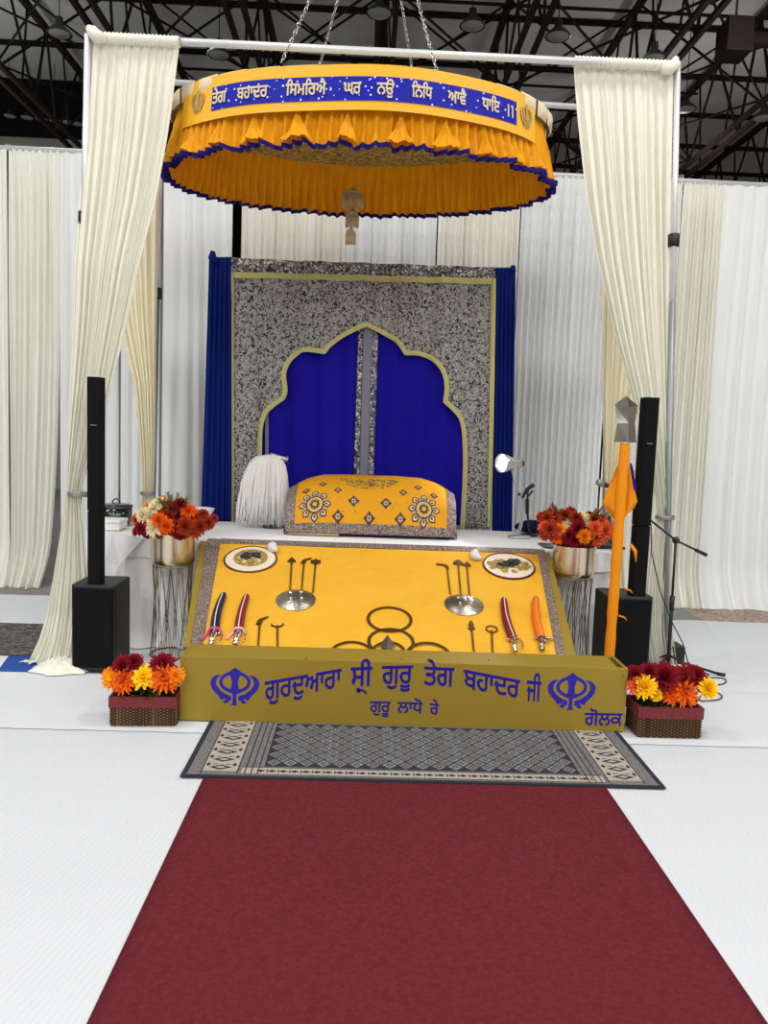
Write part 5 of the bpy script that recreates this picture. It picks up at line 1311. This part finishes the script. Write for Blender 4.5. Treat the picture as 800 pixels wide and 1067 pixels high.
# navy side curtains
def side_curtain(Lp, Rp, label, seed):
    y0, y1 = Lp[0][0], Lp[-1][0]
    def fn(u, v):
        py = lerp(y0,y1,v); p = kz(lerp(interp(Lp,py),interp(Rp,py),u), py - (0 if v > .05 else 0))
        return (p.x, KY-.01+.018*sin(u*PI*10+.6*sin(v*3+seed))*(.3+.7*min(1,v*6)), p.z)
    o = MB().grid(fn, 80, 30).build('navy_curtain', 'navy_curtain', smooth=True); OFF[o.name] = (0,0,0); return tag(o, label, 'curtain')
oL = side_curtain([(268,218),(290,217.5),(550,209),(620,207)], [(268,241.5),(290,241),(550,241),(620,241)], 'dark blue pleated side curtain left of the silver patterned curtain', 0)
MB().tube([kz(222,262)+Vector((0,-.01,0)), kz(221,268)+Vector((0,-.01,0)), kz(226,274)+Vector((0,-.012,0))], [.02,.036,.03], 10).build('top_knot', 'navy_curtain', oL, smooth=True)
oR = side_curtain([(279,515.5),(300,515),(550,512),(620,511)], [(279,537),(300,537),(550,533),(620,532)], 'dark blue pleated side curtain right of the silver patterned curtain', 2)
MB().tube([kz(534,277)+Vector((0,-.01,0)), kz(534,283)+Vector((0,-.01,0))], [.02,.03], 10).build('top_knot', 'navy_curtain', oR, smooth=True)

# ------------------------------------------------------------------ hanging canopy
KX, KYc, EA, EB, KR = -.110, 5.725, 1.305, .765, -.035
CT, CB, CU = 3.870, 3.385, 3.775
canopy = thing('hanging_canopy', 'large oval yellow canopy with pleated skirt, blue trim and lettered banner hanging on chains', 'canopy', (KX,KYc,CU))
def ell(a, r=0):
    x_, y_ = (EA+r)*sin(a), -(EB+r)*cos(a)
    return (KX+x_*cos(KR)-y_*sin(KR), KYc+x_*sin(KR)+y_*cos(KR))
#       # a=0 toward the viewer
# cream padded band
mb = MB(); NS = 34
for k in range(NS):
    a0, a1 = 2*PI*k/NS+.006, 2*PI*(k+1)/NS-.006
    mb.grid(lambda u, v: (lambda q: (q[0], q[1], lerp(CT-.10,CT,v)+.0))(ell(lerp(a0,a1,u), -.02+.055*sin((a0+a1)/2)**2+.022*sin(PI*u)**.5*sin(PI*v)**.5)), 6, 5)
    mb.grid(lambda u, v: (lambda q: (lerp(q[0],KX,v*.35), lerp(q[1],KYc,v*.35), CT+.01*sin(PI*min(1,v*6))))(ell(lerp(a0,a1,u), -.02+.055*sin((a0+a1)/2)**2)), 6, 5)
mb.build('padded_rim', 'cream_pad', canopy, smooth=True)
MB().grid(lambda u, v: (lambda q: (lerp(KX,q[0],v), lerp(KYc,q[1],v), CT-.004))(ell(2*PI*u, -.03)), 60, 4, True).build('top_cover', 'cream_pad', canopy)
MB().grid(lambda u, v: (lambda q: (lerp(KX,q[0],v), lerp(KYc,q[1],v), CU+.008*noise.noise(Vector((u*20,v*5,0)))))(ell(2*PI*u, -.012)), 90, 12, True).build('underside', 'canopy_under', canopy, smooth=True)
# pleated skirt
def skirt_r(a, v):
    s = a*EA*1.0
    ph = a*112+2.5*noise.noise(Vector((a*7,v*1.2,0)))
    fine = .034*(1-2*abs(sin(ph/2))**.8)
    t_ = (a*13.5/PI+.35*sin(a*3)) % 1.0; big = .055*v**2.2*(t_ if t_ < .82 else (1-t_)/.18*.82)
    return -.012+fine*(.35+.65*v)+big*.8+(.0+.075*sin(a)**2)*v
def skirt_zb(a):
    t_ = (a*13.5/PI+.35*sin(a*3)) % 1.0
    return CB+.030*(t_ if t_ < .82 else (1-t_)/.18*.82)-.012+.006*noise.noise(Vector((a*14,0,0)))
def skf(a, v, dr=0):
    x, y = ell(a, skirt_r(a, v)+dr); return (x, y, lerp(CT-.09, skirt_zb(a), v))
MB().grid(lambda u, v: skf(2*PI*u, v), 900, 14, True).build('skirt', 'canopy_cloth', canopy, smooth=True)
tm = MB()
tm.grid(lambda u, v: (lambda p: (p[0], p[1], p[2]+lerp(.022,-.006,v)))(skf(2*PI*u, 1, .004)), 900, 2, True)
tm.grid(lambda u, v: (lambda p: (p[0], p[1], p[2]+lerp(.022,-.006,v)))(skf(2*PI*u, 1, -.004)), 900, 2, True)
tm.build('skirt_trim', 'navy_trim', canopy, smooth=True)
# upright ruffle cones stitched on the front valance
for k, a in enumerate([-1.3,-1.12,-.93,-.72,-.50,-.27,-.03,.22,.45,.68,.90,1.1]):
    w_ = .062+.016*(k % 3)
    def cone(u, v, a=a, w_=w_):
        aa = a+(u-.5)*w_*2*(.10+.90*v**1.2)/1.2; x, y = ell(aa, skirt_r(aa, v*.9)*.6+.022+.045*v*sin(PI*u)+.006*sin(u*PI*9)*v)
        return (x, y, lerp(CT-.30, skirt_zb(aa)+.03, v))
    MB().grid(cone, 22, 8).build('ruffle', 'canopy_cloth', canopy, smooth=True)
# banner
def ang_at(px, py0):     # angle on the rim where pixel column px meets it
    best = min(range(-150,151), key=lambda k: abs(proj_x(ell(k/100, .02), CT)-px)); return best/100
def proj(p):
    q = Vector(p)-Vector((0,0,H)); D = q.dot(fwd); return 400+F*q.dot(rt)/D, 533.5-F*q.dot(up)/D
def proj_x(e, z): return proj((e[0], e[1], z))[0]
aL = ang_at(193.5, 0); aR = ang_at(556, 0)
def bn(a, h, d=0):      # h 0 top .. 1 bottom
    x, y = ell(a, .025+.02*h+d+.006*sin(a*9)); return (x, y, CT-.015+.0-.275*h+.006*sin(a*4))
ban = MB().grid(lambda u, v: bn(lerp(aL,aR,u), v), 120, 6).build('banner', 'banner_cloth', canopy, smooth=False, solid=.004)
bL, bR = ang_at(223, 0), ang_at(536, 0)
MB().grid(lambda u, v: bn(lerp(bL,bR,u), lerp(.27,.80,v), .006), 120, 4).build('blue_panel', 'banner_blue', ban, smooth=True)
words = [('ਤੇਗ',225,240),('ਬਹਾਦਰ',252,283),('ਸਿਮਰਿਐ'.replace('ਸਿ','ਿਸ').replace('ਰਿ','ਿਰ'),301,341),('ਘਰ',359.5,377.5),('ਨਉ',393.5,410),('ਨਿਧਿ'.replace('ਨਿ','ਿਨ').replace('ਧਿ','ਿਧ'),427.5,450),('ਆਵੈ',466,484.5),('ਧਾਇ',500,517.5)]
for wd, p0, p1 in words:
    a0, a1 = ang_at(p0, 0), ang_at(p1, 0)
    mb = MB(); put_word(mb, wd, lambda u, v, d: bn(lerp(a0,a1,u), .42-v*.24, .010+d), .022, .003)
    mb.build('lettering', 'thread_pale', ban)
mb = MB()
for p0 in (527,531):
    a0 = ang_at(p0, 0); mb.poly([[(a0-.004,.40),(a0+.004,.40),(a0+.004,.68),(a0-.004,.68)]], lambda x, y, d: bn(x, y, .010+d), .003)
mb.build('lettering', 'thread_pale', ban)
for pc in (208.5, 545.5):
    a0 = ang_at(pc, 0); mb = MB(); sgy = .33
    mb.fill(emblem_polys(), lambda x, y, d: bn(a0+x*.058*(1 if pc < 300 else 1), .50-y*sgy*1.05, .008+d), .003)
    mb.build('embroidered_emblem', 'thread_gold', ban)
# hanging tassel ornament
ox = -.150; Yo = 5.75; zt0 = oy(367,196,Yo).z
t = thing('tassel_ornament', 'three-tier beige beaded tassel hanging from the centre of the canopy underside', 'ornament', (ox,Yo,CU-.01))
MB().tube([(ox,Yo,CU-.002),(ox,Yo,zt0-.36)], .003, 6).build('cord', 'thread_gold', t)
for (py0, py1, py2, r_, dx) in ((196,204,218,.074,0),(217,225.5,237,.048,.0),(237,244.5,255,.036,-.008)):
    za, zm_, zc_ = oy(367,py0,Yo).z, oy(367,py1,Yo).z, oy(367,py2,Yo).z
    cap = MB().lathe([(.001,za),(r_*.45,za-.25*(za-zm_)),(r_*.8,za-.55*(za-zm_)),(r_,zm_),(r_*.95,zm_)], (ox+dx,Yo,0), 24).build('tier_cap', 'gold_thin', t, smooth=True)
    fr = MB()
    for k in range(30):
        a = 2*PI*k/30; fr.tube([(ox+dx+r_*.95*cos(a),Yo+r_*.95*sin(a),zm_+.005),(ox+dx+r_*.97*cos(a),Yo+r_*.97*sin(a),lerp(zm_,zc_,.9+.1*sin(k*2.3)))], .004, 5)
    fr.build('fringe', 'tan_fringe', cap, smooth=True)
# chains
def chain(a, b, label):
    a, b = Vector(a), Vector(b); d = b-a; L_ = d.length; d.normalize(); n = int(L_/.034); s = d.orthogonal().normalized(); s2 = d.cross(s); mb = MB()
    for k in range(n):
        c_ = a+d*(L_*(k+.5)/n); e = s if k % 2 else s2
        mb.tube([c_+d*(.024*sin(q*PI/5))+e*(.010*cos(q*PI/5)) for q in range(10)], .0027, 5, close=True)
    tag(mb.build('hanging_chain', 'steel', smooth=True), label, 'chain', 'chains carrying the canopy')
apex = Vector((-.05, 5.75, 5.62))
fa = oy(293,66,4.99); chain((fa.x,4.99,CT), apex, 'bright steel chain rising from the left front of the canopy')
fb = oy(455,73,5.0); chain((fb.x,5.0,CT), apex, 'bright steel chain rising from the right front of the canopy')
def rear_anchor(px, py, sx):
    q = oy(px, py, 6.2); d = (q-apex); k = (CT-apex.z)/d.z; p = apex+d*k; return (p.x, p.y, CT)
chain((-.62,6.38,CT), apex, 'thin steel chain rising from the left rear of the canopy')
chain((.40,6.38,CT), apex, 'thin steel chain rising from the right rear of the canopy')
chain(apex, (-.02,5.75,zb+.02), 'single steel chain joining the canopy chains to the roof truss')

# ------------------------------------------------------------------ view settings
s = bpy.context.scene
s.view_settings.view_transform = 'Standard'; s.view_settings.look = 'None'; s.view_settings.gamma = 1; s.view_settings.use_curve_mapping = False
s.view_settings.exposure = 0.32
